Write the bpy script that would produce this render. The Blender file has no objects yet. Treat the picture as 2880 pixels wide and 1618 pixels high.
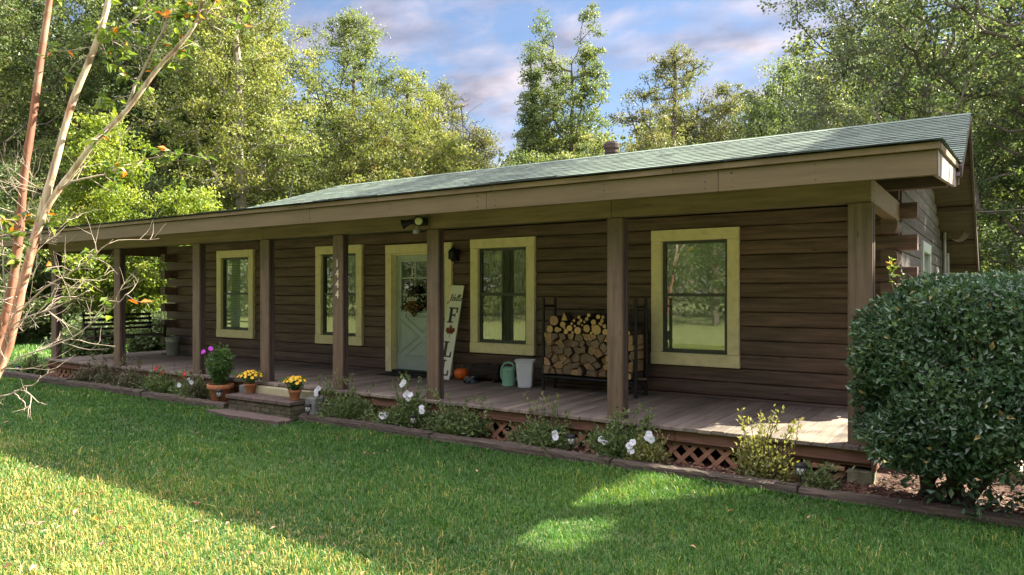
import bpy, math, random
import numpy as np
from mathutils import Vector, Matrix

C = bpy.context.scene.collection
SC = bpy.context.scene
rng = np.random.default_rng(7)
random.seed(7)
PI = math.pi

# ------------------------------------------------------------------ camera, sky, sun, exposure
cam_d = bpy.data.cameras.new("camera")
cam_d.sensor_width = 36.0
cam_d.lens = 25.56
cam_d.shift_y = 0.0038
cam_d.clip_start = 0.05
cam_d.clip_end = 3000
cam = bpy.data.objects.new("camera", cam_d)
C.objects.link(cam)
cam.location = (0, 0, 1.45)
cam.rotation_euler = (math.radians(90), 0, math.radians(33.824))
SC.camera = cam

SUN_DIR = Vector((0.90, 1.058, 1.0)).normalized()
SUN_EL = math.asin(SUN_DIR.z)
SUN_AZ = math.atan2(SUN_DIR.x, SUN_DIR.y)
sd = bpy.data.lights.new("sun", 'SUN')
sd.energy = 4.7
sd.angle = math.radians(0.55)
sd.color = (1.0, 0.91, 0.73)
sun = bpy.data.objects.new("sun", sd)
C.objects.link(sun)
sun.location = (20, 25, 30)
sun.rotation_euler = (-SUN_DIR).to_track_quat('-Z', 'Y').to_euler()

SC.view_settings.view_transform = 'Standard'
SC.view_settings.look = 'None'
SC.view_settings.exposure = 2.75
SC.view_settings.gamma = 1.0
SC.view_settings.use_curve_mapping = False

W = bpy.data.worlds.new("World")
SC.world = W
W.use_nodes = True
wt = W.node_tree
for n in list(wt.nodes):
    wt.nodes.remove(n)


def wn(t, **kw):
    n = wt.nodes.new(t)
    for k, v in kw.items():
        setattr(n, k, v)
    return n


w_out = wn('ShaderNodeOutputWorld')
w_bg = wn('ShaderNodeBackground')
w_bg.inputs['Strength'].default_value = 0.08
sky = wn('ShaderNodeTexSky', sky_type='NISHITA', sun_disc=False)
sky.sun_elevation = SUN_EL
sky.sun_rotation = SUN_AZ
sky.air_density = 1.0
sky.dust_density = 0.3
sky.ozone_density = 1.6
tc = wn('ShaderNodeTexCoord')
sep = wn('ShaderNodeSeparateXYZ')
wt.links.new(tc.outputs['Generated'], sep.inputs[0])
den = wn('ShaderNodeMath', operation='ADD'); den.inputs[1].default_value = 0.22
wt.links.new(sep.outputs['Z'], den.inputs[0])
dvx = wn('ShaderNodeMath', operation='DIVIDE'); dvy = wn('ShaderNodeMath', operation='DIVIDE')
wt.links.new(sep.outputs['X'], dvx.inputs[0]); wt.links.new(den.outputs[0], dvx.inputs[1])
wt.links.new(sep.outputs['Y'], dvy.inputs[0]); wt.links.new(den.outputs[0], dvy.inputs[1])
cmb = wn('ShaderNodeCombineXYZ')
wt.links.new(dvx.outputs[0], cmb.inputs[0]); wt.links.new(dvy.outputs[0], cmb.inputs[1])
mp = wn('ShaderNodeMapping'); mp.inputs['Scale'].default_value = (1.5, 2.3, 1.0)
mp.inputs['Rotation'].default_value = (0, 0, math.radians(-28)); mp.inputs['Location'].default_value = (0.35, 0.2, 0)
wt.links.new(cmb.outputs[0], mp.inputs[0])
cn = wn('ShaderNodeTexNoise'); cn.inputs['Scale'].default_value = 1.35; cn.inputs['Detail'].default_value = 12
cn.inputs['Roughness'].default_value = 0.58; cn.inputs['Distortion'].default_value = 0.25
wt.links.new(mp.outputs[0], cn.inputs['Vector'])
cr = wn('ShaderNodeValToRGB')
cr.color_ramp.elements[0].position = 0.43; cr.color_ramp.elements[0].color = (0.08, 0.08, 0.08, 1)
cr.color_ramp.elements[1].position = 0.60; cr.color_ramp.elements[1].color = (0.93, 0.93, 0.93, 1)
wt.links.new(cn.outputs['Fac'], cr.inputs[0])
cn2 = wn('ShaderNodeTexNoise'); cn2.inputs['Scale'].default_value = 3.4; cn2.inputs['Detail'].default_value = 6
wt.links.new(mp.outputs[0], cn2.inputs['Vector'])
cc = wn('ShaderNodeValToRGB')
cc.color_ramp.elements[0].position = 0.36; cc.color_ramp.elements[0].color = (0.84, 0.80, 1.0, 1)
cc.color_ramp.elements[1].position = 0.66; cc.color_ramp.elements[1].color = (1.85, 1.66, 1.80, 1)
wt.links.new(cn2.outputs['Fac'], cc.inputs[0])
# added fill light: clouds out of view overhead are thickened and brightened
zr = wn('ShaderNodeMapRange'); zr.inputs['From Min'].default_value = 0.42; zr.inputs['From Max'].default_value = 0.8
zr.inputs['To Min'].default_value = 1.0; zr.inputs['To Max'].default_value = 8.5
wt.links.new(sep.outputs['Z'], zr.inputs['Value'])
cm2 = wn('ShaderNodeMix', data_type='RGBA', blend_type='MULTIPLY'); cm2.inputs['Factor'].default_value = 1
wt.links.new(cc.outputs[0], cm2.inputs['A']); wt.links.new(zr.outputs[0], cm2.inputs['B'])
zc = wn('ShaderNodeMapRange'); zc.inputs['From Min'].default_value = 0.42; zc.inputs['From Max'].default_value = 0.7
zc.inputs['To Min'].default_value = 0.0; zc.inputs['To Max'].default_value = 0.8
wt.links.new(sep.outputs['Z'], zc.inputs['Value'])
cmx = wn('ShaderNodeMath', operation='MAXIMUM')
wt.links.new(cr.outputs[0], cmx.inputs[0]); wt.links.new(zc.outputs[0], cmx.inputs[1])
mx = wn('ShaderNodeMix', data_type='RGBA')
wt.links.new(cmx.outputs[0], mx.inputs['Factor'])
sk2 = wn('ShaderNodeMix', data_type='RGBA', blend_type='MULTIPLY'); sk2.inputs['Factor'].default_value = 1
sk2.inputs['B'].default_value = (0.34, 0.35, 0.375, 1)
wt.links.new(sky.outputs[0], sk2.inputs['A'])
wt.links.new(sk2.outputs['Result'], mx.inputs['A'])
wt.links.new(cm2.outputs['Result'], mx.inputs['B'])
wt.links.new(mx.outputs['Result'], w_bg.inputs['Color'])
wt.links.new(w_bg.outputs[0], w_out.inputs['Surface'])

# ------------------------------------------------------------------ materials


def new_mat(name):
    m = bpy.data.materials.new(name)
    m.use_nodes = True
    t = m.node_tree
    for n in list(t.nodes):
        t.nodes.remove(n)
    out = t.nodes.new('ShaderNodeOutputMaterial')
    return m, t, out


def dim(c, k):
    return (min(c[0] * k, 1), min(c[1] * k, 1), min(c[2] * k, 1), 1)


def M(name, col, rough=0.7, var=0.15, scale=(4, 4, 4), nscale=1.0, bump=0.0, spec=0.35, col2=None, attr=False,
      lo=0.35, hi=0.65, metal=0.0, spots=None, detail=7, knots=None):
    """procedural principled material: noise between two tones, optional attribute tint and dark spots"""
    m, t, out = new_mat(name)
    N = t.nodes.new
    L = t.links.new
    p = N('ShaderNodeBsdfPrincipled')
    p.inputs['Roughness'].default_value = rough
    p.inputs['Metallic'].default_value = metal
    p.inputs['Specular IOR Level'].default_value = spec
    co = N('ShaderNodeTexCoord')
    ma = N('ShaderNodeMapping')
    ma.inputs['Scale'].default_value = scale
    L(co.outputs['Object'], ma.inputs[0])
    no = N('ShaderNodeTexNoise')
    no.inputs['Scale'].default_value = nscale
    no.inputs['Detail'].default_value = detail
    no.inputs['Roughness'].default_value = 0.65
    L(ma.outputs[0], no.inputs['Vector'])
    rp = N('ShaderNodeValToRGB')
    rp.color_ramp.elements[0].position = lo
    rp.color_ramp.elements[1].position = hi
    a = dim(col, 1 - var)
    b = dim(col2 if col2 else col, 1 + (0 if col2 else var))
    rp.color_ramp.elements[0].color = a
    rp.color_ramp.elements[1].color = b
    L(no.outputs['Fac'], rp.inputs[0])
    c = rp.outputs[0]
    if attr:
        at = N('ShaderNodeAttribute'); at.attribute_name = 'tint'
        mr = N('ShaderNodeMapRange'); mr.inputs['To Min'].default_value = 0.72; mr.inputs['To Max'].default_value = 1.28
        L(at.outputs['Fac'], mr.inputs['Value'])
        mu = N('ShaderNodeMix'); mu.data_type = 'RGBA'; mu.blend_type = 'MULTIPLY'; mu.inputs['Factor'].default_value = 1
        L(c, mu.inputs['A']); L(mr.outputs[0], mu.inputs['B'])
        c = mu.outputs['Result']
    if spots:
        sc_, amt, sc_col = spots
        n2 = N('ShaderNodeTexNoise'); n2.inputs['Scale'].default_value = sc_; n2.inputs['Detail'].default_value = 5
        L(co.outputs['Object'], n2.inputs['Vector'])
        r2 = N('ShaderNodeValToRGB')
        r2.color_ramp.elements[0].position = 0.52; r2.color_ramp.elements[0].color = (0, 0, 0, 1)
        r2.color_ramp.elements[1].position = 0.72; r2.color_ramp.elements[1].color = (amt, amt, amt, 1)
        L(n2.outputs['Fac'], r2.inputs[0])
        m2 = N('ShaderNodeMix'); m2.data_type = 'RGBA'
        L(r2.outputs[0], m2.inputs['Factor']); L(c, m2.inputs['A']); m2.inputs['B'].default_value = (*sc_col, 1)
        c = m2.outputs['Result']
    if knots:
        ksc, krad, kcol = knots
        km = N('ShaderNodeMapping'); km.inputs['Scale'].default_value = ksc; L(co.outputs['Object'], km.inputs[0])
        vo = N('ShaderNodeTexVoronoi'); vo.inputs['Scale'].default_value = 1.0; L(km.outputs[0], vo.inputs['Vector'])
        kr = N('ShaderNodeValToRGB'); kr.color_ramp.elements[0].position = krad * .45; kr.color_ramp.elements[0].color = (.85, .85, .85, 1)
        kr.color_ramp.elements[1].position = krad; kr.color_ramp.elements[1].color = (0, 0, 0, 1)
        L(vo.outputs['Distance'], kr.inputs[0])
        m3 = N('ShaderNodeMix'); m3.data_type = 'RGBA'
        L(kr.outputs[0], m3.inputs['Factor']); L(c, m3.inputs['A']); m3.inputs['B'].default_value = (*kcol, 1)
        c = m3.outputs['Result']
    L(c, p.inputs['Base Color'])
    if bump:
        bu = N('ShaderNodeBump'); bu.inputs['Strength'].default_value = bump; bu.inputs['Distance'].default_value = 0.02
        L(no.outputs['Fac'], bu.inputs['Height']); L(bu.outputs[0], p.inputs['Normal'])
    L(p.outputs[0], out.inputs[0])
    return m


def leaf_mat(name, stops, trans=0.35, rough=0.5, tcol=1.6, spec=0.35):
    """foliage: attribute 'tint' picks the leaf's own colour from a ramp; light passes through the blade"""
    m, t, out = new_mat(name)
    N = t.nodes.new
    L = t.links.new
    at = N('ShaderNodeAttribute'); at.attribute_name = 'tint'
    rp = N('ShaderNodeValToRGB')
    el = rp.color_ramp.elements
    while len(el) < len(stops):
        el.new(0.5)
    for e, (p_, c_) in zip(el, stops):
        e.position = p_; e.color = (*c_, 1)
    L(at.outputs['Fac'], rp.inputs[0])
    p = N('ShaderNodeBsdfPrincipled')
    p.inputs['Roughness'].default_value = rough
    p.inputs['Specular IOR Level'].default_value = spec
    L(rp.outputs[0], p.inputs['Base Color'])
    tr = N('ShaderNodeBsdfTranslucent')
    mu = N('ShaderNodeMix'); mu.data_type = 'RGBA'; mu.blend_type = 'MULTIPLY'; mu.inputs['Factor'].default_value = 1
    L(rp.outputs[0], mu.inputs['A']); mu.inputs['B'].default_value = (tcol * 1.08, tcol * 1.1, tcol * 0.55, 1)
    L(mu.outputs['Result'], tr.inputs['Color'])
    ms = N('ShaderNodeMixShader'); ms.inputs[0].default_value = trans
    L(p.outputs[0], ms.inputs[1]); L(tr.outputs[0], ms.inputs[2])
    L(ms.outputs[0], out.inputs[0])
    return m


def glass_mat(name, base=0.16, tint=(0.9, 0.95, 0.92)):
    m, t, out = new_mat(name)
    N = t.nodes.new
    L = t.links.new
    gl = N('ShaderNodeBsdfGlossy'); gl.inputs['Roughness'].default_value = 0.012
    gl.inputs['Color'].default_value = (0.95, 0.97, 0.92, 1)
    tp = N('ShaderNodeBsdfTransparent'); tp.inputs['Color'].default_value = (*tint, 1)
    lw = N('ShaderNodeLayerWeight'); lw.inputs['Blend'].default_value = 0.5
    fr = N('ShaderNodeMath'); fr.operation = 'POWER'; fr.inputs[1].default_value = 4.0
    L(lw.outputs['Facing'], fr.inputs[0])
    ad = N('ShaderNodeMath'); ad.operation = 'ADD'; ad.inputs[1].default_value = base; ad.use_clamp = True
    L(fr.outputs[0], ad.inputs[0])
    # slightly uneven float glass
    co = N('ShaderNodeTexCoord'); no = N('ShaderNodeTexNoise'); no.inputs['Scale'].default_value = 3.0; no.inputs['Detail'].default_value = 1
    L(co.outputs['Object'], no.inputs['Vector'])
    bu = N('ShaderNodeBump'); bu.inputs['Strength'].default_value = 0.06; bu.inputs['Distance'].default_value = 0.004
    L(no.outputs['Fac'], bu.inputs['Height']); L(bu.outputs[0], gl.inputs['Normal'])
    ms = N('ShaderNodeMixShader')
    L(ad.outputs[0], ms.inputs[0]); L(tp.outputs[0], ms.inputs[1]); L(gl.outputs[0], ms.inputs[2])
    L(ms.outputs[0], out.inputs[0])
    return m


# ------------------------------------------------------------------ mesh helpers
def tag(o, label=None, cat=None, group=None, kind=None):
    if label: o['label'] = label
    if cat: o['category'] = cat
    if group: o['group'] = group
    if kind: o['kind'] = kind
    return o


def thing(name, label, cat, loc=(0, 0, 0), rz=0.0, group=None):
    o = bpy.data.objects.new(name, None)
    o.empty_display_size = 0.1
    C.objects.link(o)
    o.location = loc
    o.rotation_euler = (0, 0, rz)
    return tag(o, label, cat, group)


def np_mesh(name, verts, loops, sizes, mats, midx=None, tint=None, smooth=False):
    me = bpy.data.meshes.new(name)
    verts = np.asarray(verts, dtype=np.float32)
    loops = np.asarray(loops, dtype=np.int32).ravel()
    sizes = np.asarray(sizes, dtype=np.int32)
    me.vertices.add(len(verts)); me.vertices.foreach_set('co', verts.ravel())
    me.loops.add(len(loops)); me.loops.foreach_set('vertex_index', loops)
    me.polygons.add(len(sizes))
    st = np.zeros(len(sizes), dtype=np.int32); st[1:] = np.cumsum(sizes)[:-1]
    me.polygons.foreach_set('loop_start', st)
    if midx is not None:
        me.polygons.foreach_set('material_index', np.asarray(midx, dtype=np.int32))
    me.polygons.foreach_set('use_smooth', np.full(len(sizes), bool(smooth)))
    for m in mats:
        me.materials.append(m)
    if tint is not None:
        a = me.attributes.new('tint', 'FLOAT', 'POINT')
        a.data.foreach_set('value', np.asarray(tint, dtype=np.float32))
    me.update(calc_edges=True)
    return me


class MB:
    def __init__(s):
        s.v = []; s.f = []; s.m = []; s.t = []; s.tint = 0.5; s.mi = 0

    def add(s, verts, faces):
        b = len(s.v)
        s.v.extend([tuple(p) for p in verts]); s.t.extend([s.tint] * len(verts))
        s.f.extend([tuple(b + i for i in f) for f in faces]); s.m.extend([s.mi] * len(faces))

    def box(s, x0, x1, y0, y1, z0, z1):
        s.add([(x0, y0, z0), (x1, y0, z0), (x1, y1, z0), (x0, y1, z0), (x0, y0, z1), (x1, y0, z1), (x1, y1, z1), (x0, y1, z1)],
              [(0, 3, 2, 1), (4, 5, 6, 7), (0, 1, 5, 4), (1, 2, 6, 5), (2, 3, 7, 6), (3, 0, 4, 7)])

    def bbox(s, x0, x1, y0, y1, z0, z1, b=0.006):
        """box with chamfered edges (all twelve)"""
        b = min(b, (x1 - x0) / 2.2, (y1 - y0) / 2.2, (z1 - z0) / 2.2)
        P = []; idx = {}
        for sx in (0, 1):
            for sy in (0, 1):
                for sz in (0, 1):
                    X = (x0, x1)[sx]; Y = (y0, y1)[sy]; Z = (z0, z1)[sz]
                    dx = b if sx == 0 else -b; dy = b if sy == 0 else -b; dz = b if sz == 0 else -b
                    for a, q in (('x', (X, Y + dy, Z + dz)), ('y', (X + dx, Y, Z + dz)), ('z', (X + dx, Y + dy, Z))):
                        idx[(sx, sy, sz, a)] = len(P); P.append(q)
        F = []
        I = lambda *k: idx[k]
        F.append([I(0, 0, 0, 'x'), I(0, 0, 1, 'x'), I(0, 1, 1, 'x'), I(0, 1, 0, 'x')])
        F.append([I(1, 0, 0, 'x'), I(1, 1, 0, 'x'), I(1, 1, 1, 'x'), I(1, 0, 1, 'x')])
        F.append([I(0, 0, 0, 'y'), I(1, 0, 0, 'y'), I(1, 0, 1, 'y'), I(0, 0, 1, 'y')])
        F.append([I(0, 1, 0, 'y'), I(0, 1, 1, 'y'), I(1, 1, 1, 'y'), I(1, 1, 0, 'y')])
        F.append([I(0, 0, 0, 'z'), I(0, 1, 0, 'z'), I(1, 1, 0, 'z'), I(1, 0, 0, 'z')])
        F.append([I(0, 0, 1, 'z'), I(1, 0, 1, 'z'), I(1, 1, 1, 'z'), I(0, 1, 1, 'z')])
        for sx in (0, 1):
            for sy in (0, 1):
                F.append([I(sx, sy, 0, 'x'), I(sx, sy, 0, 'y'), I(sx, sy, 1, 'y'), I(sx, sy, 1, 'x')])
        for sx in (0, 1):
            for sz in (0, 1):
                F.append([I(sx, 0, sz, 'x'), I(sx, 0, sz, 'z'), I(sx, 1, sz, 'z'), I(sx, 1, sz, 'x')])
        for sy in (0, 1):
            for sz in (0, 1):
                F.append([I(0, sy, sz, 'y'), I(0, sy, sz, 'z'), I(1, sy, sz, 'z'), I(1, sy, sz, 'y')])
        for sx in (0, 1):
            for sy in (0, 1):
                for sz in (0, 1):
                    F.append([I(sx, sy, sz, 'x'), I(sx, sy, sz, 'y'), I(sx, sy, sz, 'z')])
        s.add(P, F)

    def tube(s, pts, rad, n=8, cap=True, phase=0.0):
        pts = [Vector(p) for p in pts]
        if not hasattr(rad, '__len__'):
            rad = [rad] * len(pts)
        V = []; F = []
        ref = None
        for i, p in enumerate(pts):
            d = (pts[min(i + 1, len(pts) - 1)] - pts[max(i - 1, 0)])
            if d.length < 1e-9: d = Vector((0, 0, 1))
            d.normalize()
            if ref is None:
                ref = Vector((1, 0, 0)) if abs(d.x) < 0.8 else Vector((0, 1, 0))
            u = (ref - d * ref.dot(d))
            if u.length < 1e-6:
                u = d.orthogonal()
            u.normalize(); ref = u
            w = d.cross(u)
            for k in range(n):
                a = 2 * PI * k / n + phase
                V.append(p + (u * math.cos(a) + w * math.sin(a)) * rad[i])
        for i in range(len(pts) - 1):
            for k in range(n):
                k2 = (k + 1) % n
                F.append((i * n + k, i * n + k2, (i + 1) * n + k2, (i + 1) * n + k))
        if cap:
            F.append(tuple(range(n - 1, -1, -1)))
            F.append(tuple((len(pts) - 1) * n + k for k in range(n)))
        s.add(V, F)

    def lathe(s, prof, n=20, c=(0, 0, 0), cap0=True, cap1=True, sx=1, sy=1):
        V = []; F = []
        for r, z in prof:
            for k in range(n):
                a = 2 * PI * k / n
                V.append((c[0] + r * math.cos(a) * sx, c[1] + r * math.sin(a) * sy, c[2] + z))
        for i in range(len(prof) - 1):
            for k in range(n):
                k2 = (k + 1) % n
                F.append((i * n + k, i * n + k2, (i + 1) * n + k2, (i + 1) * n + k))
        if cap0: F.append(tuple(range(n - 1, -1, -1)))
        if cap1: F.append(tuple((len(prof) - 1) * n + k for k in range(n)))
        s.add(V, F)

    def prism(s, poly, fn, a, b):
        """extrude 2-D polygon: fn(p, q, t) -> 3-D point, t from a to b"""
        n = len(poly)
        V = [fn(p[0], p[1], a) for p in poly] + [fn(p[0], p[1], b) for p in poly]
        F = [tuple(range(n - 1, -1, -1)), tuple(range(n, 2 * n))]
        for i in range(n):
            j = (i + 1) % n
            F.append((i, j, n + j, n + i))
        s.add(V, F)

    def build(s, name, mats, parent=None, smooth=False, off=None, use_tint=True):
        if not isinstance(mats, (list, tuple)): mats = [mats]
        v = np.array(s.v, dtype=np.float32).reshape(-1, 3)
        if off is not None: v = v - np.array(off, dtype=np.float32)
        me = np_mesh(name, v, np.fromiter((i for f in s.f for i in f), dtype=np.int32), [len(f) for f in s.f], mats, s.m,
                     s.t if use_tint else None, smooth)
        o = bpy.data.objects.new(name, me)
        C.objects.link(o)
        if parent is not None: o.parent = parent
        return o


def link_mesh(name, me, parent=None, loc=None):
    o = bpy.data.objects.new(name, me)
    C.objects.link(o)
    if parent is not None: o.parent = parent
    if loc is not None: o.location = loc
    return o


def copy_tree(o, parent=None):
    c = o.copy()
    C.objects.link(c)
    if parent is not None: c.parent = parent
    for ch in list(o.children):
        copy_tree(ch, c)
    return c


def text_obj(name, s, size, mat, parent=None, loc=(0, 0, 0), rot=(0, 0, 0), ext=0.002, shear=0.0, sx=1.0, bold=0.0):
    cu = bpy.data.curves.new(name, 'FONT')
    cu.body = s; cu.size = size; cu.extrude = ext; cu.align_x = 'CENTER'; cu.align_y = 'CENTER'
    cu.shear = shear; cu.offset = bold
    tmp = bpy.data.objects.new(name + '_t', cu)
    C.objects.link(tmp)
    dg = bpy.context.evaluated_depsgraph_get()
    me = bpy.data.meshes.new_from_object(tmp.evaluated_get(dg))
    bpy.data.objects.remove(tmp)
    me.name = name
    me.materials.clear(); me.materials.append(mat)
    o = bpy.data.objects.new(name, me)
    C.objects.link(o)
    o.location = loc; o.rotation_euler = rot; o.scale = (sx, 1, 1)
    if parent is not None: o.parent = parent
    return o


# ---- leaves: numpy builder of many small bent blades
def leaf_verts(P, D, Nn, ln, wd, fold=0.25):
    """P base points, D direction, Nn normal-ish, ln/wd arrays -> verts (k,6,3), quads index (k,2,4)"""
    D = D / np.linalg.norm(D, axis=1, keepdims=True)
    S = np.cross(D, Nn); S /= (np.linalg.norm(S, axis=1, keepdims=True) + 1e-9)
    Up = np.cross(S, D)
    ln = ln[:, None]; wd = wd[:, None]
    v0 = P
    v1 = P + D * ln * 0.45 + S * wd * 0.5 + Up * wd * fold
    v2 = P + D * ln - Up * ln * 0.12
    v3 = P + D * ln * 0.45 - S * wd * 0.5 + Up * wd * fold
    vm = P + D * ln * 0.5
    V = np.stack([v0, v1, v2, v3], axis=1)
    return V


def leaves_mesh(name, P, D, Nn, ln, wd, tint, mat, fold=0.25, extra=None):
    V = leaf_verts(P, D, Nn, ln, wd, fold)
    k = len(P)
    # two triangles folded along the midrib (v0-v2)
    base = (np.arange(k) * 4)[:, None]
    tri = np.concatenate([base + np.array([0, 1, 2]), base + np.array([0, 2, 3])], axis=1)
    return np_mesh(name, V.reshape(-1, 3), tri.ravel(), np.full(2 * k, 3), [mat], None, np.repeat(tint, 4))


def rand_dirs(n, r=None):
    r = r or rng
    d = r.normal(size=(n, 3))
    return d / np.linalg.norm(d, axis=1, keepdims=True)
# ------------------------------------------------------------------ surface materials of the house
m_log = M('brown_stained_log', (0.122, 0.078, 0.064), rough=0.6, var=0.38, knots=((1.5, 3, 5.2), .075, (.045, .03, .022)), spots=(1.1, .35, (.085, .065, .055)), scale=(0.7, 7, 9), nscale=2.2, bump=0.25, spec=0.3, attr=True)
m_gable = M('weathered_grey_log', (0.105, 0.094, 0.087), rough=0.8, var=0.4, scale=(7, 0.6, 7), nscale=2.5, bump=0.4, spec=0.2, attr=True, lo=0.3, hi=0.7)
m_gap = M('dark_groove', (0.012, 0.009, 0.007), rough=0.9, var=0.1)
m_post = M('tan_stained_post', (0.120, 0.083, 0.056), rough=0.6, var=0.28, knots=((7, 7, 2.1), .10, (.07, .045, .03)), scale=(14, 14, 0.8), nscale=1.5, bump=0.18, spec=0.3, spots=(7, 0.35, (0.05, 0.035, 0.025)))
m_postd = M('dark_post_core', (0.060, 0.040, 0.034), rough=0.65, var=0.25, scale=(14, 14, 0.8), nscale=1.5, bump=0.18)  # darker brown for the middle and back boards of each post
m_beam = M('tan_stained_beam', (0.135, 0.098, 0.058), rough=0.6, var=0.25, knots=((1.3, 5, 6), .09, (.09, .06, .035)), scale=(0.7, 9, 9), nscale=1.8, bump=0.18, spec=0.3, attr=True)
m_fascia = M('tan_painted_fascia', (0.122, 0.091, 0.050), rough=0.55, var=0.13, knots=((1.1, 5, 7), .075, (.12, .085, .05)), scale=(0.8, 8, 8), nscale=1.6, bump=0.12, spec=0.3, attr=True, spots=(3.1, 0.25, (0.12, 0.09, 0.055)))
m_drip = M('weathered_tan_edge_board', (0.150, 0.110, 0.062), rough=0.7, var=0.22, scale=(0.9, 6, 6), nscale=2, bump=0.2, attr=True)
m_end = M('sun_streaked_end_board', (0.42, 0.37, 0.34), rough=0.7, var=0.0, col2=(0.12, 0.085, 0.07), scale=(1, 2.2, 0.25), nscale=3, bump=0.1)  # pale streaks put the grazing sunlight into the board's colour
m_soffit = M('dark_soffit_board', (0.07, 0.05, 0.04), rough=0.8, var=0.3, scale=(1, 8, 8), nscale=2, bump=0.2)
m_shingle = M('grey_green_shingle', (0.118, 0.158, 0.120), rough=0.9, var=0.22, scale=(9, 9, 9), nscale=4, bump=0.35, spec=0.2, attr=True)
m_shedge = M('dark_shingle_edge', (0.030, 0.036, 0.033), rough=.95, var=.3)  # dark cut edge; also puts the shadow line under each course in colour
m_trim = M('pale_yellow_trim', (0.80, 0.70, 0.43), rough=0.55, var=0.07, scale=(3, 3, 3), nscale=2, bump=0.1, spec=0.35, spots=(9, 0.25, (0.36, 0.32, 0.14)))
m_sash = M('dark_bronze_sash', (0.055, 0.062, 0.055), rough=0.45, var=0.12, spec=0.4)
m_glass = glass_mat('window_glass', 0.075)
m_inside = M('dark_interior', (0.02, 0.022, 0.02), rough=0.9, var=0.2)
m_blind = M('grey_green_blind', (0.55, 0.58, 0.46), rough=0.6, var=0.1)
m_shade = M('grey_roller_shade', (0.27, 0.29, 0.24), rough=0.8, var=0.08)
m_curtain = M('reflection_tone_curtain', (0.15, 0.145, 0.115), rough=0.9, var=0.12)
m_door = M('pale_green_grey_door', (0.42, 0.50, 0.47), rough=0.45, var=0.05, scale=(3, 3, 3), spec=0.4, spots=(5, 0.2, (0.2, 0.24, 0.21)))
m_deck = M('weathered_deck_board', (0.168, 0.140, 0.110), rough=0.8, var=0.42, scale=(16, 0.9, 4), nscale=2.2, bump=0.3, spec=0.25, attr=True, lo=0.25, hi=0.75, spots=(1.3, 0.75, (0.085, 0.072, 0.066)))
m_rim = M('red_brown_rim_board', (0.145, 0.073, 0.050), rough=0.75, var=0.35, scale=(0.9, 8, 10), nscale=2.2, bump=0.35, attr=True)
m_lattice = M('red_brown_lattice', (0.26, 0.135, 0.080), rough=0.7, var=0.2, scale=(5, 5, 5), nscale=3, bump=0.1, attr=True)
m_block = M('mossy_concrete_block', (0.13, 0.125, 0.075), rough=0.95, var=0.35, scale=(6, 6, 6), nscale=2, bump=0.5)
m_metal_dark = M('dark_metal', (0.03, 0.028, 0.027), rough=0.45, var=0.25, metal=0.4, scale=(8, 8, 8))
m_metal_grey = M('grey_galvanised_metal', (0.25, 0.24, 0.23), rough=0.4, var=0.2, metal=0.7, scale=(8, 8, 8))
m_rust = M('rusty_flue_metal', (0.075, 0.05, 0.045), rough=0.7, var=0.4, metal=0.2, scale=(9, 9, 9), bump=0.2)
m_black = M('black_plastic', (0.010, 0.009, 0.010), rough=0.55, var=0.15)
m_white_num = M('aged_white_metal', (0.58, 0.51, 0.37), rough=0.5, var=0.15)
m_lens = M('pale_lamp_glass', (0.50, 0.52, 0.30), rough=0.2, var=0.15, scale=(12, 12, 12), spec=0.6)

# ------------------------------------------------------------------ the log cabin
HL = (-8.5, 9.7, -0.38)
cabin = thing('log_cabin', 'long brown log cabin with full width front porch and grey green shingle roof', 'cabin', HL)


def hb(mb, name, mats, parent=None, smooth=False):
    return mb.build(name, mats, parent if parent is not None else cabin, smooth, off=HL)


WY = 9.75          # face of the front logs
YT = 9.69          # face of the window trim
XR, XL = -0.98, -16.10
k_ = YT / 9.64
sx_ = lambda x: x * k_
sz_ = lambda z: (z - 1.45) * k_ + 1.45
WIN = [(-14.272, -13.008, 0.455, 2.335), (-11.083, -9.820, 0.440, 2.322), (-7.301, -6.044, 0.441, 2.312), (-4.094, -2.858, 0.430, 2.307)]
WIN = [(sx_(a), sx_(b), sz_(c), sz_(d)) for a, b, c, d in WIN]
TW = 0.155
OPEN = [(a + TW - .01, b - TW + .01, c + TW, d - TW + .01) for a, b, c, d in WIN]
DOOR = (sx_(-9.221), -7.74, 0.0, sz_(2.283))
OPEN.append((DOOR[0] + .15, DOOR[1] - .15, -.2, DOOR[3] - .14))

CZ, CH = 0.04, 0.19


def log_prof(y0, z0, z1, d=0.17, s=1):
    # (depth from face, z): face slightly rounded with eased edges
    return [(d, z0), (0.020, z0), (0.008, z0 + 0.003), (0.0015, z0 + 0.010), (-0.003, (z0 + z1) / 2), (0.001, z1 - 0.022), (0.004, z1 - 0.006), (0.014, z1), (d, z1)]


wall = MB()
for k in range(-2, 13):
    z0 = CZ + CH * k; z1 = z0 + CH - 0.007
    tail = (k % 2 == 0)
    xs = [XL - (0.27 if tail else -0.02), XR + (0.18 if tail else -0.02)]
    cuts = sorted([(o[0], o[1]) for o in OPEN if z1 > o[2] + 0.02 and z0 < o[3] - 0.02])
    segs = []; c = xs[0]
    for a, b in cuts:
        segs.append((c, a)); c = b
    segs.append((c, xs[1]))
    # butt joints where a course is made of two logs
    segs2 = []
    for a, b in segs:
        if b - a > 4.5:
            j = random.uniform(a + 1.6, b - 1.6)
            segs2 += [(a, j - 0.002), (j + 0.002, b)]
        else:
            segs2.append((a, b))
    for a, b in segs2:
        wall.tint = random.uniform(0.25, 0.75)
        jy = random.uniform(-0.004, 0.004)
        wall.prism(log_prof(0, z0, z1), lambda p, q, t, jy=jy: (t, WY + p + jy, q), a, b)
wall.mi = 1
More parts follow.
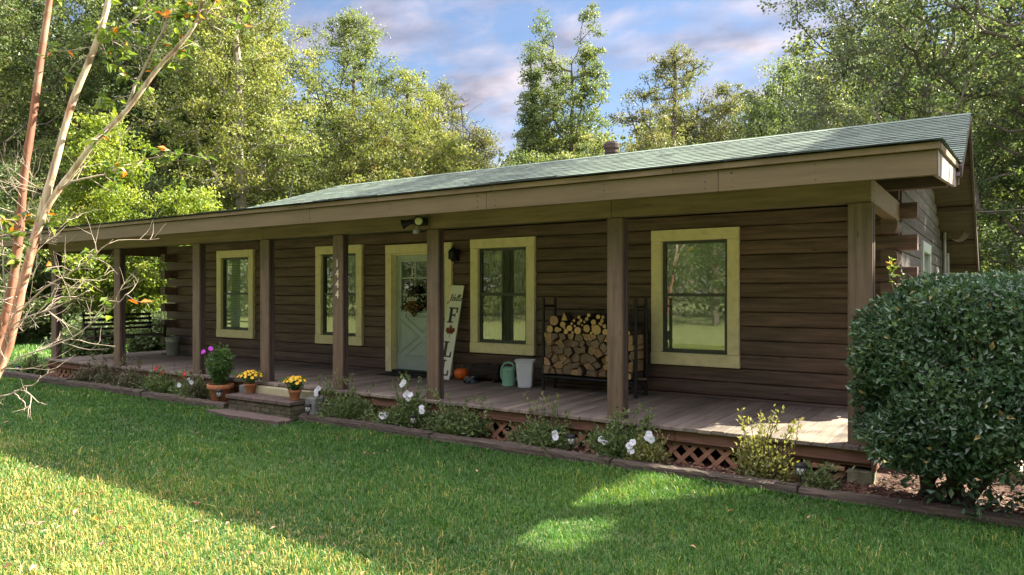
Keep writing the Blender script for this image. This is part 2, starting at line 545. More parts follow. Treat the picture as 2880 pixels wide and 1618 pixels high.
for i, (a, b) in enumerate([(XL + .05, OPEN[0][0]), (OPEN[0][1], OPEN[1][0]), (OPEN[1][1], OPEN[4][0]), (OPEN[4][1], OPEN[2][0]), (OPEN[2][1], OPEN[3][0]), (OPEN[3][1], XR - .05)]):
    wall.box(a, b, WY + 0.045, WY + 0.13, -0.33, 2.50)
hb(wall, 'front_wall', [m_log, m_gap])


def roof_z(y):
    return 4.2 - 0.39 * abs(y - 13.3)


for side, xf, sgn, mats in (('right', XR, 1, [m_gable, m_gap, m_log]), ('left', XL, -1, [m_log, m_gap, m_log])):
    g = MB()
    for k in range(-2, 21):
        z0 = CZ + CH * k; z1 = z0 + CH - 0.007
        h = (4.06 - z1) / 0.39
        if h < 0.3: break
        y0 = max(9.93, 13.3 - h); y1 = min(18.4, 13.3 + h)
        if side == 'left': y1 = min(y1, 18.4)
        if k <= 12: y0 = 9.93
        if side == 'left' and k > 12: break
        dend = bool(k % 2 and k < 12)      # side logs run past the front wall on the odd courses
        g.tint = random.uniform(0.1, 0.9)
        if dend:
            zc = (z0 + z1) / 2; hh = (z1 - z0) / 2
            D_ = [(.17, z0)] + [(.045 - .05 * math.cos(a), zc + hh * math.sin(a)) for a in np.linspace(-PI / 2, PI / 2, 9)] + [(.17, z1)]
            g.mi = 2
            g.prism(D_, lambda p, q, t: (xf - sgn * p, t, q), 9.44, 9.929)
            g.mi = 0
        segs = [(y0, y1)]
        if side == 'right' and z1 > 0.62 and z0 < 2.12:
            segs = [(y0, 12.68), (13.98, y1)]
        elif y1 - y0 > 5:
            j = random.uniform(y0 + 1.5, y1 - 1.5); segs = [(y0, j - .003), (j + .003, y1)]
        for a, b in segs:
            pr = log_prof(0, z0, z1)
            g.prism(pr, lambda p, q, t: (xf - sgn * p, t, q), a, b)
    g.mi = 1
    if side == 'right':
        g.prism([(9.95, -0.3), (18.3, -0.3), (18.3, 2.1), (13.3, 4.0), (9.95, 2.68)], lambda p, q, t: (t, p, q), xf - 0.13, xf - 0.05)
    else:
        g.box(xf + 0.05, xf + 0.13, 9.95, 18.3, -0.3, 2.5)
    hb(g, 'side_wall', mats)
b_ = MB(); b_.box(XL, XR - .02, 18.4, 18.55, -0.35, 2.0); hb(b_, 'back_wall', m_log)
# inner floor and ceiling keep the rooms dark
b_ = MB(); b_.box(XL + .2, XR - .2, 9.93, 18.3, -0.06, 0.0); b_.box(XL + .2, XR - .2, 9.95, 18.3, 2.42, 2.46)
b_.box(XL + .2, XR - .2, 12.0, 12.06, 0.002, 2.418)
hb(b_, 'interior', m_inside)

# windows
for wi, (a, b, c, d) in enumerate(WIN):
    t = MB()
    t.bbox(a, b, YT, WY + .02, d - TW, d, .004)
    t.bbox(a - 0.003, b + 0.003, YT - .003, WY + .02, c, c + TW + .015, .004)
    t.bbox(a + .002, a + TW, YT + .002, WY + .02, c + TW + .017, d - TW - .002, .004)
    t.bbox(b - TW, b - .002, YT + .002, WY + .02, c + TW + .017, d - TW - .002, .004)
    w_ = hb(t, 'window', m_trim)
    ia, ib, ic, id_ = a + TW, b - TW, c + TW + .017, d - TW - .002
    s = MB()
    fw = 0.042
    zm = sz_(1.402)
    s.box(ia, ia + fw, WY + .005, WY + .05, ic, id_); s.box(ib - fw, ib, WY + .005, WY + .05, ic, id_)
    s.box(ia + fw, ib - fw, WY + .004, WY + .049, id_ - fw, id_); s.box(ia + fw, ib - fw, WY + .002, WY + .049, ic, ic + fw + .01)
    s.box(ia + fw, ib - fw, WY + .003, WY + .05, zm - .022, zm + .022)
    s.box(ia + fw - .004, ia + fw + .012, WY + .012, WY + .045, ic + fw, zm - .02); s.box(ib - fw - .012, ib - fw + .004, WY + .012, WY + .045, ic + fw, zm - .02)
    # jamb lining
    s.box(ia - .012, ia - .001, WY - .03, WY + .16, ic, id_); s.box(ib + .001, ib + .012, WY - .03, WY + .16, ic, id_)
    hb(s, 'sash', m_sash, w_)
    g = MB()
    g.box(ia + fw - .003, ib - fw + .003, WY + .022, WY + .026, ic + fw, zm - .018)
    g.box(ia + fw - .003, ib - fw + .003, WY + .030, WY + .034, zm + .018, id_ - fw)
    hb(g, 'glass', m_glass, w_)
    if wi == 0:
        s = MB()
        z = ic + .03
        while z < id_ - .02:
            s.add([(ia + .005, WY + .052, z), (ib - .005, WY + .052, z), (ib - .005, WY + .064, z + .031), (ia + .005, WY + .064, z + .031)], [(0, 1, 2, 3)])
            z += .036
        hb(s, 'blind', m_blind, w_)
    if wi == 3:
        s = MB(); s.box(ia + .01, ib - .01, WY + .09, WY + .095, zm - .05, id_ - .01); s.box(ia + .01, ib - .01, WY + .086, WY + .10, zm - .075, zm - .05)
        s.box(ia + .01, ib - .01, WY + .12, WY + .125, ic, zm - .06)
        hb(s, 'blind', m_shade, w_)
    if wi in (1, 2):  # closed curtains added to give the glass its reflections' middle tone
        s = MB(); NP = 44
        for r_ in range(NP):
            xa_, xb_ = ia + (ib - ia) * r_ / NP, ia + (ib - ia) * (r_ + 1) / NP
            fy = lambda k: WY + .095 + .014 * math.sin(k * 1.9 + wi) + .006 * math.sin(k * .7)
            s.add([(xa_, fy(r_), ic - .02), (xb_, fy(r_ + 1), ic - .02), (xb_, fy(r_ + 1), id_ + .02), (xa_, fy(r_), id_ + .02)], [(0, 1, 2, 3)])
        hb(s, 'added_curtain', m_curtain, w_)

# side window in the gable wall
m_sidetrim = M('pale_grey_green_trim', (0.36, 0.42, 0.37), rough=0.6, var=0.1)
t = MB()
xo = XR + .035
t.bbox(XR - .02, xo, 12.58, 14.08, 2.06, 2.22); t.bbox(XR - .02, xo, 12.58, 14.08, 0.50, 0.64)
t.bbox(XR - .02, xo - .002, 12.58, 12.72, .642, 2.058); t.bbox(XR - .02, xo - .002, 13.94, 14.08, .642, 2.058)
w_ = hb(t, 'window', m_sidetrim)
s = MB(); s.box(XR - .06, XR - .02, 12.72, 13.94, 1.33, 1.37); s.box(XR - .06, XR - .021, 12.72, 12.76, .642, 2.058); s.box(XR - .06, XR - .021, 13.90, 13.94, .642, 2.058)
hb(s, 'sash', m_sidetrim, w_)
s = MB(); s.box(XR - .05, XR - .045, 12.75, 13.91, .642, 2.058); hb(s, 'glass', m_glass, w_)
s = MB(); s.box(XR - .12, XR - .115, 12.70, 13.95, .6, 2.1); hb(s, 'blind', m_shade, w_)

# door
a, b, c, d = DOOR
t = MB()
t.bbox(a, b, YT, WY + .02, d - TW, d, .004)
t.bbox(a + .002, a + TW - .01, YT + .002, WY + .02, 0.006, d - TW - .002, .004)
t.bbox(b - TW + .01, b - .002, YT + .002, WY + .02, 0.006, d - TW - .002, .004)
da, db_, dz = a + TW - .01, b - TW + .01, d - TW
t.box(da - .03, da + .012, WY - .01, WY + .15, .006, dz - .002); t.box(db_ - .012, db_ + .03, WY - .01, WY + .15, .006, dz - .002)
t.box(da + .012, db_ - .012, WY - .01, WY + .15, dz - .030, dz - .003)
t.box(da + .012, da + .026, WY + .03, WY + .065, .04, dz - .03)
door = hb(t, 'door', [m_trim])
s = MB()
ya = WY + .075
x0, x1, z0, z1 = da + .016, db_ - .016, .045, dz - .034
yb = ya + .04
gx0, gx1, gz0, gz1 = x0 + .12, x1 - .12, 1.10, z1 - .115
s.box(x0, gx0, ya, yb, z0, z1); s.box(gx1, x1, ya, yb, z0, z1)
s.box(gx0, gx1, ya, yb, gz1, z1); s.box(gx0, gx1, ya, yb, z0, gz0)
for i in (1, 2):
    xx = gx0 + (gx1 - gx0) * i / 3; s.box(xx - .011, xx + .011, ya + .002, yb, gz0, gz1)
    zz = gz0 + (gz1 - gz0) * i / 3
    for q in range(3):
        s.box(gx0 + (gx1 - gx0) * q / 3 + (.011 if q else 0), gx0 + (gx1 - gx0) * (q + 1) / 3 - (.011 if q < 2 else 0), ya + .003, yb, zz - .011, zz + .011)
# raised lite frame
for (p0, p1, q0, q1) in ((gx0 - .03, gx1 + .03, gz1, gz1 + .03), (gx0 - .03, gx1 + .03, gz0 - .03, gz0), (gx0 - .03, gx0, gz0 + .001, gz1 - .001), (gx1, gx1 + .03, gz0 + .001, gz1 - .001)):
    s.bbox(p0, p1, ya - .012, ya + .01, q0, q1, .006)
# cross-buck: four raised triangular panels
px0, px1, pz0, pz1 = x0 + .085, x1 - .085, .27, 1.02
cx_, cz_ = (px0 + px1) / 2, (pz0 + pz1) / 2
gap = .055
tris = [[(px0 + gap * 1.2, pz1), (px1 - gap * 1.2, pz1), (cx_, cz_ + gap * 1.1)], [(px0 + gap * 1.2, pz0), (cx_, cz_ - gap * 1.1), (px1 - gap * 1.2, pz0)],
        [(px0, pz0 + gap * 1.2), (px0, pz1 - gap * 1.2), (cx_ - gap * .9, cz_)], [(px1, pz0 + gap * 1.2), (cx_ + gap * .9, cz_), (px1, pz1 - gap * 1.2)]]
for tr in tris:
    mx_ = sum(p[0] for p in tr) / 3; mz_ = sum(p[1] for p in tr) / 3
    rings = []
    for sc, yy in ((1.0, ya + .001), (0.985, ya - .014), (0.90, ya - .014), (0.84, ya + .0005 - .001), (0.70, ya - .010)):
        rings.append([(mx_ + (p[0] - mx_) * sc, yy, mz_ + (p[1] - mz_) * sc) for p in tr])
    V = [p for r in rings for p in r]; F = []
    for i in range(len(rings) - 1):
        for q in range(3):
            F.append((i * 3 + q, i * 3 + (q + 1) % 3, i * 3 + 3 + (q + 1) % 3, i * 3 + 3 + q))
    F.append((12, 13, 14))
    s.add(V, F)
hb(s, 'door_panel', m_door, door)
s = MB(); s.box(gx0, gx1, ya + .018, ya + .022, gz0, gz1); hb(s, 'glass', m_glass, door)
s = MB(); s.lathe([(.0, 0), (.028, 0), (.028, .008), (.012, .012), (.012, .03), (.027, .04), (.03, .055), (.02, .07), (0, .072)], 16, cap0=False, cap1=False)
for i, p in enumerate(s.v):
    s.v[i] = (x1 - .065 + p[0], ya - p[2], .98 + p[1])
hb(s, 'handle', m_metal_grey, door, True)
s = MB(); s.box(a + .1, b - .1, WY - .04, WY + .10, .004, .040); hb(s, 'threshold', m_metal_dark, door)

# ---- posts and beams
POST = [(-1.194, .214), (-3.72, .19), (-6.41, .20), (-8.24, .21), (-9.93, .21), (-11.80, .21), (-14.43, .215), (-17.0, .215)]
posts = []
for i, (x, w) in enumerate(POST):
    p = MB()
    d = .17 if i < 2 else .125
    q = d / 3
    for j in range(3):
        p.tint = random.uniform(.3, .7)
        ins = .007 if j == 1 else 0
        q0 = (0, .040, .04 + (d - .04) / 2)[j]; q1 = (.038, .038 + (d - .04) / 2, d)[j]
        p.mi = 1 if j else 0
        p.bbox(x + ins, x + w - ins, 7.50 + q0 + (.003 if j == 2 else 0), 7.50 + q1, -.006, 2.284, .006)
    o = hb(p, 'post', [m_post, m_postd])
    posts.append(o)
# house number on the fourth post
for i, ch in enumerate("1444"):
    z = 1.862 - i * .154
    text_obj('house_number', ch, .155, m_white_num, posts[3], (-8.135 - HL[0], 7.4965 - HL[1], z - HL[2]), (PI / 2, 0, 0), .004, sx=.85, bold=.0035)

bm = MB()
js = [-17.06, -14.33, -9.83, -6.32, -3.65, -.985]
for i in range(5):
    bm.tint = random.uniform(.3, .7)
    bm.bbox(js[i] + .0015, js[i + 1] - .0015, 7.470, 7.64, 2.287, 2.515, .006)
bm.tint = .9
bm.bbox(-1.115, -.985, 7.642, 9.752, 2.288, 2.512, .006)
bm.tint = .4
bm.bbox(-17.06, -16.92, 7.642, 11.6, 2.288, 2.512, .006)
hb(bm, 'porch_beam', m_beam)
bp = MB(); bp.bbox(-17.06, -16.88, 11.4, 11.6, -.006, 2.286); hb(bp, 'post', m_post)

# ---- roof
EY, EZ = 6.94, 2.705
FY, FZ = 10.2, 2.992
RY, RZ = 13.3, 4.20
XHL = -14.41


def xl_main(y): return XHL - (RY - y)


def xl_porch(y):
    if y < 7.2: return -18.2
    f = (y - 7.2) / (FY - 7.2)
    return -18.2 + f * (-17.51 + 18.2)


roof = MB()


def courses(y0, z0, y1, z1, n, xl, xr, seed):
    r = random.Random(seed)
    for k in range(n + 1):
        fa, fb = k / (n + 1), (k + 1.12) / (n + 1)
        fb = min(fb, 1.0)
        ya_, yb_ = y0 + (y1 - y0) * fa, y0 + (y1 - y0) * fb
        za_, zb_ = z0 + (z1 - z0) * fa + .012, z0 + (z1 - z0) * fb + .001
        x = xl(ya_)
        first = True
        off = r.uniform(0, .3)
        while x < xr - .001:
            w = .305 if not first else .05 + off
            first = False
            x2 = min(x + w, xr + (r.uniform(-.008, .008) if x + w >= xr else 0))
            roof.tint = r.uniform(.25, .75) if r.random() < .9 else r.uniform(.0, 1)
            dy = r.uniform(-.006, .006); dz = r.uniform(0, .003)
            if k == 0: dy += r.uniform(-.012, .004) + .01 * math.sin(x * 1.7); dz += .006 * math.sin(x * 2.3)
            g_ = .003
            V = [(x, ya_ + dy, za_ + dz), (x2 - g_, ya_ + dy, za_ + dz), (x2 - g_, yb_, zb_), (x, yb_, zb_), (x, ya_ + dy, za_ - .013), (x2 - g_, ya_ + dy, za_ - .013)]
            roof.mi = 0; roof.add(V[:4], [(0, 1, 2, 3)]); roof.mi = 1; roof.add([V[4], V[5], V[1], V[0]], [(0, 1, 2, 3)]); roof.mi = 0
            x = x2


courses(EY, EZ, FY, FZ, 22, xl_porch, -.385, 3)
courses(FY - .03, FZ - .006, RY, RZ, 24, xl_main, -.36, 5)
roof.tint = .5
# left hip, back slope, ridge caps
roof.add([(-17.51, FY, FZ), (XHL, RY, RZ), (XHL - 3.8, 17.1, RZ - .39 * 3.8), (-18.2, 17.1, 2.72), (-18.2, 7.2, 2.722)], [(0, 4, 3, 2, 1)])
roof.add([(XHL, RY, RZ), (-.36, RY, RZ), (-.36, 19.0, 1.977), (-18.2 - 1.9, 19.0, 1.977)], [(0, 1, 2, 3)])
x = XHL
while x < -.4:
    roof.tint = random.uniform(.3, .7)
    x2 = min(x + .3, -.36)
    roof.add([(x, RY - .12, RZ - .030), (x2, RY - .12, RZ - .034), (x2, RY, RZ + .016), (x, RY, RZ + .02), (x2, RY + .12, RZ - .034), (x, RY + .12, RZ - .03)], [(0, 1, 2, 3), (3, 2, 4, 5)])
    x = x2
# under-layer closing the gaps between shingles
roof.tint = .1
roof.add([(-18.2, EY + .01, EZ - .014), (-.40, EY + .01, EZ - .014), (-.40, FY, FZ - .014), (-17.51, FY, FZ - .014), (-18.2, 7.2, 2.715)], [(0, 1, 2, 3, 4)])
roof.add([(-17.51, FY, FZ - .014), (-.37, FY, FZ - .014), (-.37, RY, RZ - .014), (XHL, RY, RZ - .014)], [(0, 1, 2, 3)])
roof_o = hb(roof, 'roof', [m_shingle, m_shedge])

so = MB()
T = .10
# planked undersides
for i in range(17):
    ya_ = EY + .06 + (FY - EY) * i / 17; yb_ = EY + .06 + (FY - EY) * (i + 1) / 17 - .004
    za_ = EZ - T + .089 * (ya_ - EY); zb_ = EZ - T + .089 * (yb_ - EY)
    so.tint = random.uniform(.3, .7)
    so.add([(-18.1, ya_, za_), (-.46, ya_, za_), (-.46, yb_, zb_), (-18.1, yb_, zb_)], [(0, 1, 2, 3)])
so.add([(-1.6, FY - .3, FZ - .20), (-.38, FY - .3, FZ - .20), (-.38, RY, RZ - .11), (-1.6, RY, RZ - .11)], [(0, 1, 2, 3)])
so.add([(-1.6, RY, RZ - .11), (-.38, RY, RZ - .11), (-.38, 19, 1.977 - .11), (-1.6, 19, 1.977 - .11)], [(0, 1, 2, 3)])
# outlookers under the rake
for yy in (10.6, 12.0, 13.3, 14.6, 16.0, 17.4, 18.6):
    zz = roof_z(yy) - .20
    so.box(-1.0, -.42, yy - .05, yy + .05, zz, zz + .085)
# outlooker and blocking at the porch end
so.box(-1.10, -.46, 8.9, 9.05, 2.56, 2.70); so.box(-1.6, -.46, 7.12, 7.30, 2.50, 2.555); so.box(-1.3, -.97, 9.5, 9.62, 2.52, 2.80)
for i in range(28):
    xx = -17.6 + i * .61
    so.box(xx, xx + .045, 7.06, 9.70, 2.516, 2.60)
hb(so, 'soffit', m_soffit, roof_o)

fa = MB()
js = [-18.2, -15.2, -12.0, -8.15, -5.05, -2.27, -.425]
for i in range(6):
    fa.tint = random.uniform(.46, .56)
    fa.bbox(js[i] + .0015, js[i + 1] - .0015, 6.99, 7.03, 2.420, 2.628, .004)
fa.tint = .5
fa.prism([(7.0, 2.421), (7.032, 2.421), (7.032, 2.6), (7.0, 2.6)], lambda p, q, t: (t, p, q), -18.24, -18.203)
fa.add([(-18.2, 7.03, 2.42), (-18.2, 7.03, 2.63), (-18.2, 17, 2.63), (-18.2, 17, 2.42)], [(0, 1, 2, 3)])
fa.box(-18.19, -.47, 7.034, 7.06, 2.45, 2.66)
fa.mi = 1
for xx in (-1.38, -4.92, -5.18, -8.02, -8.28, -11.9, -2.14, -2.40, -6.6, -3.5):
    for zz in (2.46, 2.525, 2.59):
        fa.lathe([(.001, 0), (random.uniform(.004, .011), .0004), (.001, .0008)], 7, c=(0, 0, 0))
        for i in range(len(fa.v) - 21, len(fa.v)):
            p = fa.v[i]; fa.v[i] = (xx + p[0] * 1.5, 6.9895 - p[2], zz + p[1])
hb(fa, 'fascia', [m_fascia, m_rust], roof_o)
fd = MB()
x = -18.22
while x < -.41:
    x2 = min(x + random.uniform(1.8, 3.2), -.405)
    fd.tint = random.uniform(.3, .7)
    jz = random.uniform(-.004, .004)
    fd.bbox(x, x2 - .002, 6.962, 7.02, 2.635 + jz, 2.694, .004)
    x = x2
hb(fd, 'edge_board', m_drip, roof_o)
en = MB()
sl = .089
en.prism([(7.032, 2.421), (FY - .02, 2.421 + sl * (FY - .05 - 7.03)), (FY - .02, 2.628 + sl * (FY - .05 - 7.03)), (7.032, 2.628)], lambda p, q, t: (t, p, q), -.462, -.426)
en.prism([(6.992, 2.422), (7.030, 2.422), (7.030, 2.626), (6.992, 2.626)], lambda p, q, t: (t, p, q), -.4235, -.419)
en.prism([(FY - .018, 2.72), (FY + .10, 2.74), (FY + .10, 2.94), (FY - .018, 2.915)], lambda p, q, t: (t, p, q), -.44, -.40)
hb(en, 'end_board', m_end, roof_o)
ed = MB()
ed.tint = .3
ed.prism([(7.02, 2.636), (FY, 2.636 + sl * (FY - 7.02)), (FY, 2.690 + sl * (FY - 7.02)), (7.02, 2.690)], lambda p, q, t: (t, p, q), -.44, -.40)
hb(ed, 'edge_board', m_drip, roof_o)
rk = MB()
for (ya_, za_, yb_, zb_) in ((FY - .1, FZ - .04, RY, RZ), (RY, RZ, 19.0, 1.977)):
    rk.prism([(ya_, za_ - .16), (yb_, zb_ - .16), (yb_, zb_ - .012), (ya_, za_ - .012)], lambda p, q, t: (t, p, q), -.40, -.365)
hb(rk, 'rake_board', m_soffit, roof_o)
# stove pipe
st = MB()
st.lathe([(.135, -.25), (.135, .17), (.150, .175), (.150, .19), (.135, .195), (.135, .25), (.155, .26), (.165, .275), (.165, .36), (.155, .375), (.13, .38), (.13, .40), (.10, .41)], 20, c=(-6.74, 13.8, 4.17))
hb(st, 'chimney', m_rust, roof_o, False)

# ---- deck
dk = MB()
x = -17.10
while x < -.99:
    x2 = min(x + .1405, -.975)
    dk.tint = random.uniform(.05, .95)
    yb_ = 9.93 if x > XL + .05 else 11.6
    z = random.uniform(-.0025, .002)
    yf = 7.425 + random.uniform(-.008, .014)
    dk.bbox(x, x2 - .005, yf, yb_, -.038, z, .003)
    x = x2
deck = hb(dk, 'porch_deck', m_deck)
rm = MB()
js = [-17.08, -14.0, -10.35]
js2 = [-8.38, -5.55, -2.9, -.99]
for J in (js, js2):
    for i in range(len(J) - 1):
        rm.tint = random.uniform(.3, .8)
        rm.bbox(J[i] + .002, J[i + 1] - .002, 7.478 + random.uniform(-.003, .003), 7.52, -.165, -.041, .006)
        rm.tint = random.uniform(.2, .6)
        rm.box(J[i], J[i + 1] - .002, 7.522, 7.56, -.20, -.042)
rm.tint = .4
rm.bbox(-10.35, -8.38, 7.485, 7.52, -.165, -.041, .006)
rm.bbox(-.988, -.955, 7.48, 9.9, -.24, -.041, .006)
rm.bbox(-17.12, -17.083, 7.48, 11.6, -.24, -.041, .006)
hb(rm, 'rim_board', m_rim)
# lattice skirts: crossed strips clipped to their panel


def clip_poly(P, x0, x1, z0, z1):
    def half(P, f, ip):
        R = []
        for i in range(len(P)):
            a, b = P[i], P[(i + 1) % len(P)]
            fa_, fb_ = f(a), f(b)
            if fa_ >= 0: R.append(a)
            if (fa_ >= 0) != (fb_ >= 0):
                t = fa_ / (fa_ - fb_); R.append((a[0] + (b[0] - a[0]) * t, a[1] + (b[1] - a[1]) * t))
        return R
    for f in (lambda p: p[0] - x0, lambda p: x1 - p[0], lambda p: p[1] - z0, lambda p: z1 - p[1]):
        P = half(P, f, None)
        if len(P) < 3: return []
    return P


for (pa, pb) in ((-17.05, -13.9), (-13.88, -10.40), (-8.36, -5.75), (-5.73, -3.30), (-3.28, -1.22)):
    lt = MB()
    zt = -.150
    zb_ = -.46
    for lay, sg in ((0, 1), (1, -1)):
        c = pa - 1.0
        while c < pb + 1:
            w = .0235 * 1.414
            H = zt - zb_
            P = [(c - w, zb_), (c + w, zb_), (c + w + sg * H, zt), (c - w + sg * H, zt)]
            Q = clip_poly(P, pa, pb, zb_, zt)
            if Q:
                lt.tint = random.uniform(.3, .75)
                y0 = 7.536 + lay * .0075
                lt.prism(Q, lambda p, q, t: (p, t, q), y0, y0 + .007)
            c += .190
    hb(lt, 'lattice', m_lattice)
lt = MB(); lt.tint = .55
lt.bbox(-1.60, -1.22, 7.50, 7.533, -.262, -.222, .004)
hb(lt, 'lattice', m_lattice)
bk = MB(); bk.bbox(-1.20, -.97, 7.49, 7.72, -.40, -.236, .012); hb(bk, 'pier_block', m_block)
bk = MB()
for xx in (-3.6, -6.3, -8.3, -9.9, -11.7, -14.3, -16.95): bk.box(xx, xx + .19, 7.60, 7.79, -.40, -.20)
bk.box(-17.0, -1.05, 8.6, 8.64, -.24, -.045)
hb(bk, 'pier_block', m_block)

# ---- lamp fittings on the cabin
fl = MB()
fl.box(-6.47, -6.36, 7.452, 7.4685, 2.33, 2.44)
fl.tube([(-6.42, 7.452, 2.39), (-6.44, 7.40, 2.385), (-6.45, 7.36, 2.375)], .022, 10)
fl.tube([(-6.44, 7.37, 2.38), (-6.52, 7.33, 2.375)], .030, 10)
flo = hb(fl, 'flood_light', m_black)


def par_lamp(c, d, R):
    d = Vector(d).normalized(); q = d.to_track_quat('Z', 'Y')
    h = MB(); h.lathe([(.03, -.13), (.034, -.09), (.045, -.05), (R, -.004), (R + .006, .004), (R + .006, .012), (R - .006, .014), (R - .008, .004)], 24)
    l = MB(); l.lathe([(R - .009, .005), (R * .75, .012), (R * .4, .016), (0.001, .018)], 24, cap0=True, cap1=False)
    for mb in (h, l):
        mb.v = [tuple(Vector(c) + q @ Vector(p)) for p in mb.v]
    hb(h, 'lamp_head', m_black, flo, True); hb(l, 'lamp_lens', m_lens, flo, True)


par_lamp((-6.36, 7.28, 2.375), (.66, -.75, .05), .062)
par_lamp((-6.62, 7.26, 2.345), (-.80, -.55, -.30), .062)
sn = MB(); sn.bbox(-6.49, -6.42, 7.30, 7.38, 2.215, 2.275, .012); sn.tube([(-6.455, 7.35, 2.27), (-6.45, 7.36, 2.36)], .014, 8)
hb(sn, 'motion_sensor', M('grey_sensor_plastic', (.22, .24, .21), rough=.4), flo)
wl = MB()
lx, lz = -7.66, 2.06
wl.box(lx - .055, lx + .055, WY - .03, WY + .002, lz - .10, lz + .10)
wl.bbox(lx - .06, lx + .06, WY - .17, WY - .04, lz - .07, lz + .07, .01)
wl.lathe([(.085, .07), (.03, .12), (.012, .14)], 8, c=(lx, WY - .105, lz)); wl.lathe([(.02, -.11), (.055, -.07)], 8, c=(lx, WY - .105, lz))
hb(wl, 'wall_lantern', m_black)
# conduit, meter and service drop on the gable wall
el = MB()
el.tube([(XR + .06, 17.05, -.3), (XR + .06, 17.05, 2.74)], .036, 10)
el.lathe([(.04, 0), (.062, .03), (.075, .09), (.05, .13), (.01, .15)], 12, c=(XR + .075, 17.05, 2.72))
el.bbox(XR + .003, XR + .14, 17.55, 17.85, 1.25, 1.72, .01); el.tube([(XR + .07, 17.7, 1.72), (XR + .07, 17.7, 2.25)], .05, 10)
el.tube([(XR + .07, 17.7, -.3), (XR + .07, 17.7, 1.25)], .03, 10); el.bbox(XR + .004, XR + .12, 17.5, 17.8, .75, 1.05, .01)
hb(el, 'electric_meter', m_metal_grey)
wr = MB()
for s_ in range(3):
    P = []
    for i in range(24):
        a = -2.6 + 4.6 * i / 23
        P.append((XR + .27 + (.15 + .02 * s_) * math.cos(a) + .02 * s_, 17.0 + .05 * math.sin(a * 1.3 + s_), 2.72 + (.24 + .015 * s_) * math.sin(a)))
    wr.tube(P, .008, 5)
hb(wr, 'service_wire', m_metal_grey)
# ------------------------------------------------------------------ ground, bed, edging
GZ = -0.435
m_turf = M('turf_soil', (0.045, 0.075, 0.020), rough=.95, var=.35, scale=(1, 1, 1), nscale=5, col2=(0.10, 0.12, 0.035), bump=.3, spots=(.35, .5, (0.13, 0.12, 0.045)))
gm = MB()
ring = [0, 3, 8, 16, 30, 60, 120, 260]
n = 36
for i, r in enumerate(ring):
    pass
gm.add([(-300, -300, GZ), (300, -300, GZ), (300, 300, GZ), (-300, 300, GZ)], [(0, 1, 2, 3)])
tag(gm.build('lawn_ground', m_turf), kind='structure')
m_front = M('mown_front_lawn', (0.15, 0.19, 0.055), rough=.95, var=.2, scale=(1, 1, 1), nscale=3, col2=(0.24, 0.25, 0.10), bump=.3)
fb = MB()
fb.add([(-90, -90, GZ + .004), (90, -90, GZ + .004), (90, -.3, GZ + .004), (-90, -.3, GZ + .004)], [(0, 1, 2, 3)])
fb.add([(.6, -.296, GZ + .004), (60, -.296, GZ + .004), (60, 6.0, GZ + .004), (.6, 6.0, GZ + .004)], [(0, 1, 2, 3)])
tag(fb.build('front_lawn', m_front), kind='structure')

m_mulch = M('red_brown_mulch', (0.055, 0.030, 0.022), rough=.95, var=.5, scale=(1, 1, 1), nscale=28, col2=(0.13, 0.065, 0.042), bump=.8, spots=(3, .5, (0.03, 0.022, 0.018)))


def bed_h(x, y):
    return -0.388 + 0.018 * math.sin(x * 2.1 + y * 3) + 0.014 * math.sin(x * 5.3 - y * 4.1)


def height_sheet(name, x0, x1, y0, y1, st, m, hf):
    nx = max(2, int((x1 - x0) / st)); ny = max(2, int((y1 - y0) / st))
    b = MB(); V = []; F = []
    for j in range(ny + 1):
        for i in range(nx + 1):
            x = x0 + (x1 - x0) * i / nx; y = y0 + (y1 - y0) * j / ny
            e = 1.0
            V.append((x, y, hf(x, y) + random.uniform(-.006, .006)))
    for j in range(ny):
        for i in range(nx):
            a = j * (nx + 1) + i
            F.append((a, a + 1, a + nx + 2, a + nx + 1))
    b.add(V, F)
    return b.build(name, m, None, True)


tag(height_sheet('mulch_bed', -18.3, -10.16, 7.12, 8.6, .08, m_mulch, bed_h), kind='structure')
tag(height_sheet('mulch_bed', -8.42, -0.9, 7.12, 8.6, .08, m_mulch, bed_h), kind='structure')
tag(height_sheet('mulch_bed', -0.895, 4.5, 7.12, 12.5, .10, m_mulch, bed_h), kind='structure')

# bark chips and fallen leaves lying on the bed: nobody could count them
n = 9000
px = np.concatenate([rng.uniform(-18.2, -10.2, 1400), rng.uniform(-8.4, -.9, 2600), rng.uniform(-.95, 2.2, n - 4000)])
py = np.concatenate([rng.uniform(7.13, 7.55, 4000), 7.13 + 4.0 * rng.random(n - 4000) ** 1.5])
pz = np.array([bed_h(a, b) for a, b in zip(px, py)]) + rng.uniform(.004, .03, n)
m_chip = leaf_mat('bark_chips', [(0, (.035, .018, .012)), (.45, (.11, .05, .03)), (.8, (.20, .115, .07)), (1, (.34, .25, .17))], trans=0.0, rough=.8)
D = rand_dirs(n); D[:, 2] *= .25
Nn = rand_dirs(n) * .5 + np.array([0, 0, 1.0])
me = leaves_mesh('bark_chips', np.stack([px, py, pz], 1), D, Nn, rng.uniform(.025, .075, n), rng.uniform(.010, .03, n), rng.random(n), m_chip, .1)
tag(link_mesh('bark_chips', me), kind='stuff')

m_tie = M('weathered_tie_timber', (0.040, 0.031, 0.022), rough=.92, var=.5, scale=(.7, 10, 16), nscale=2.6, col2=(0.125, 0.098, 0.072), bump=1.0, attr=True, lo=.3, hi=.75)


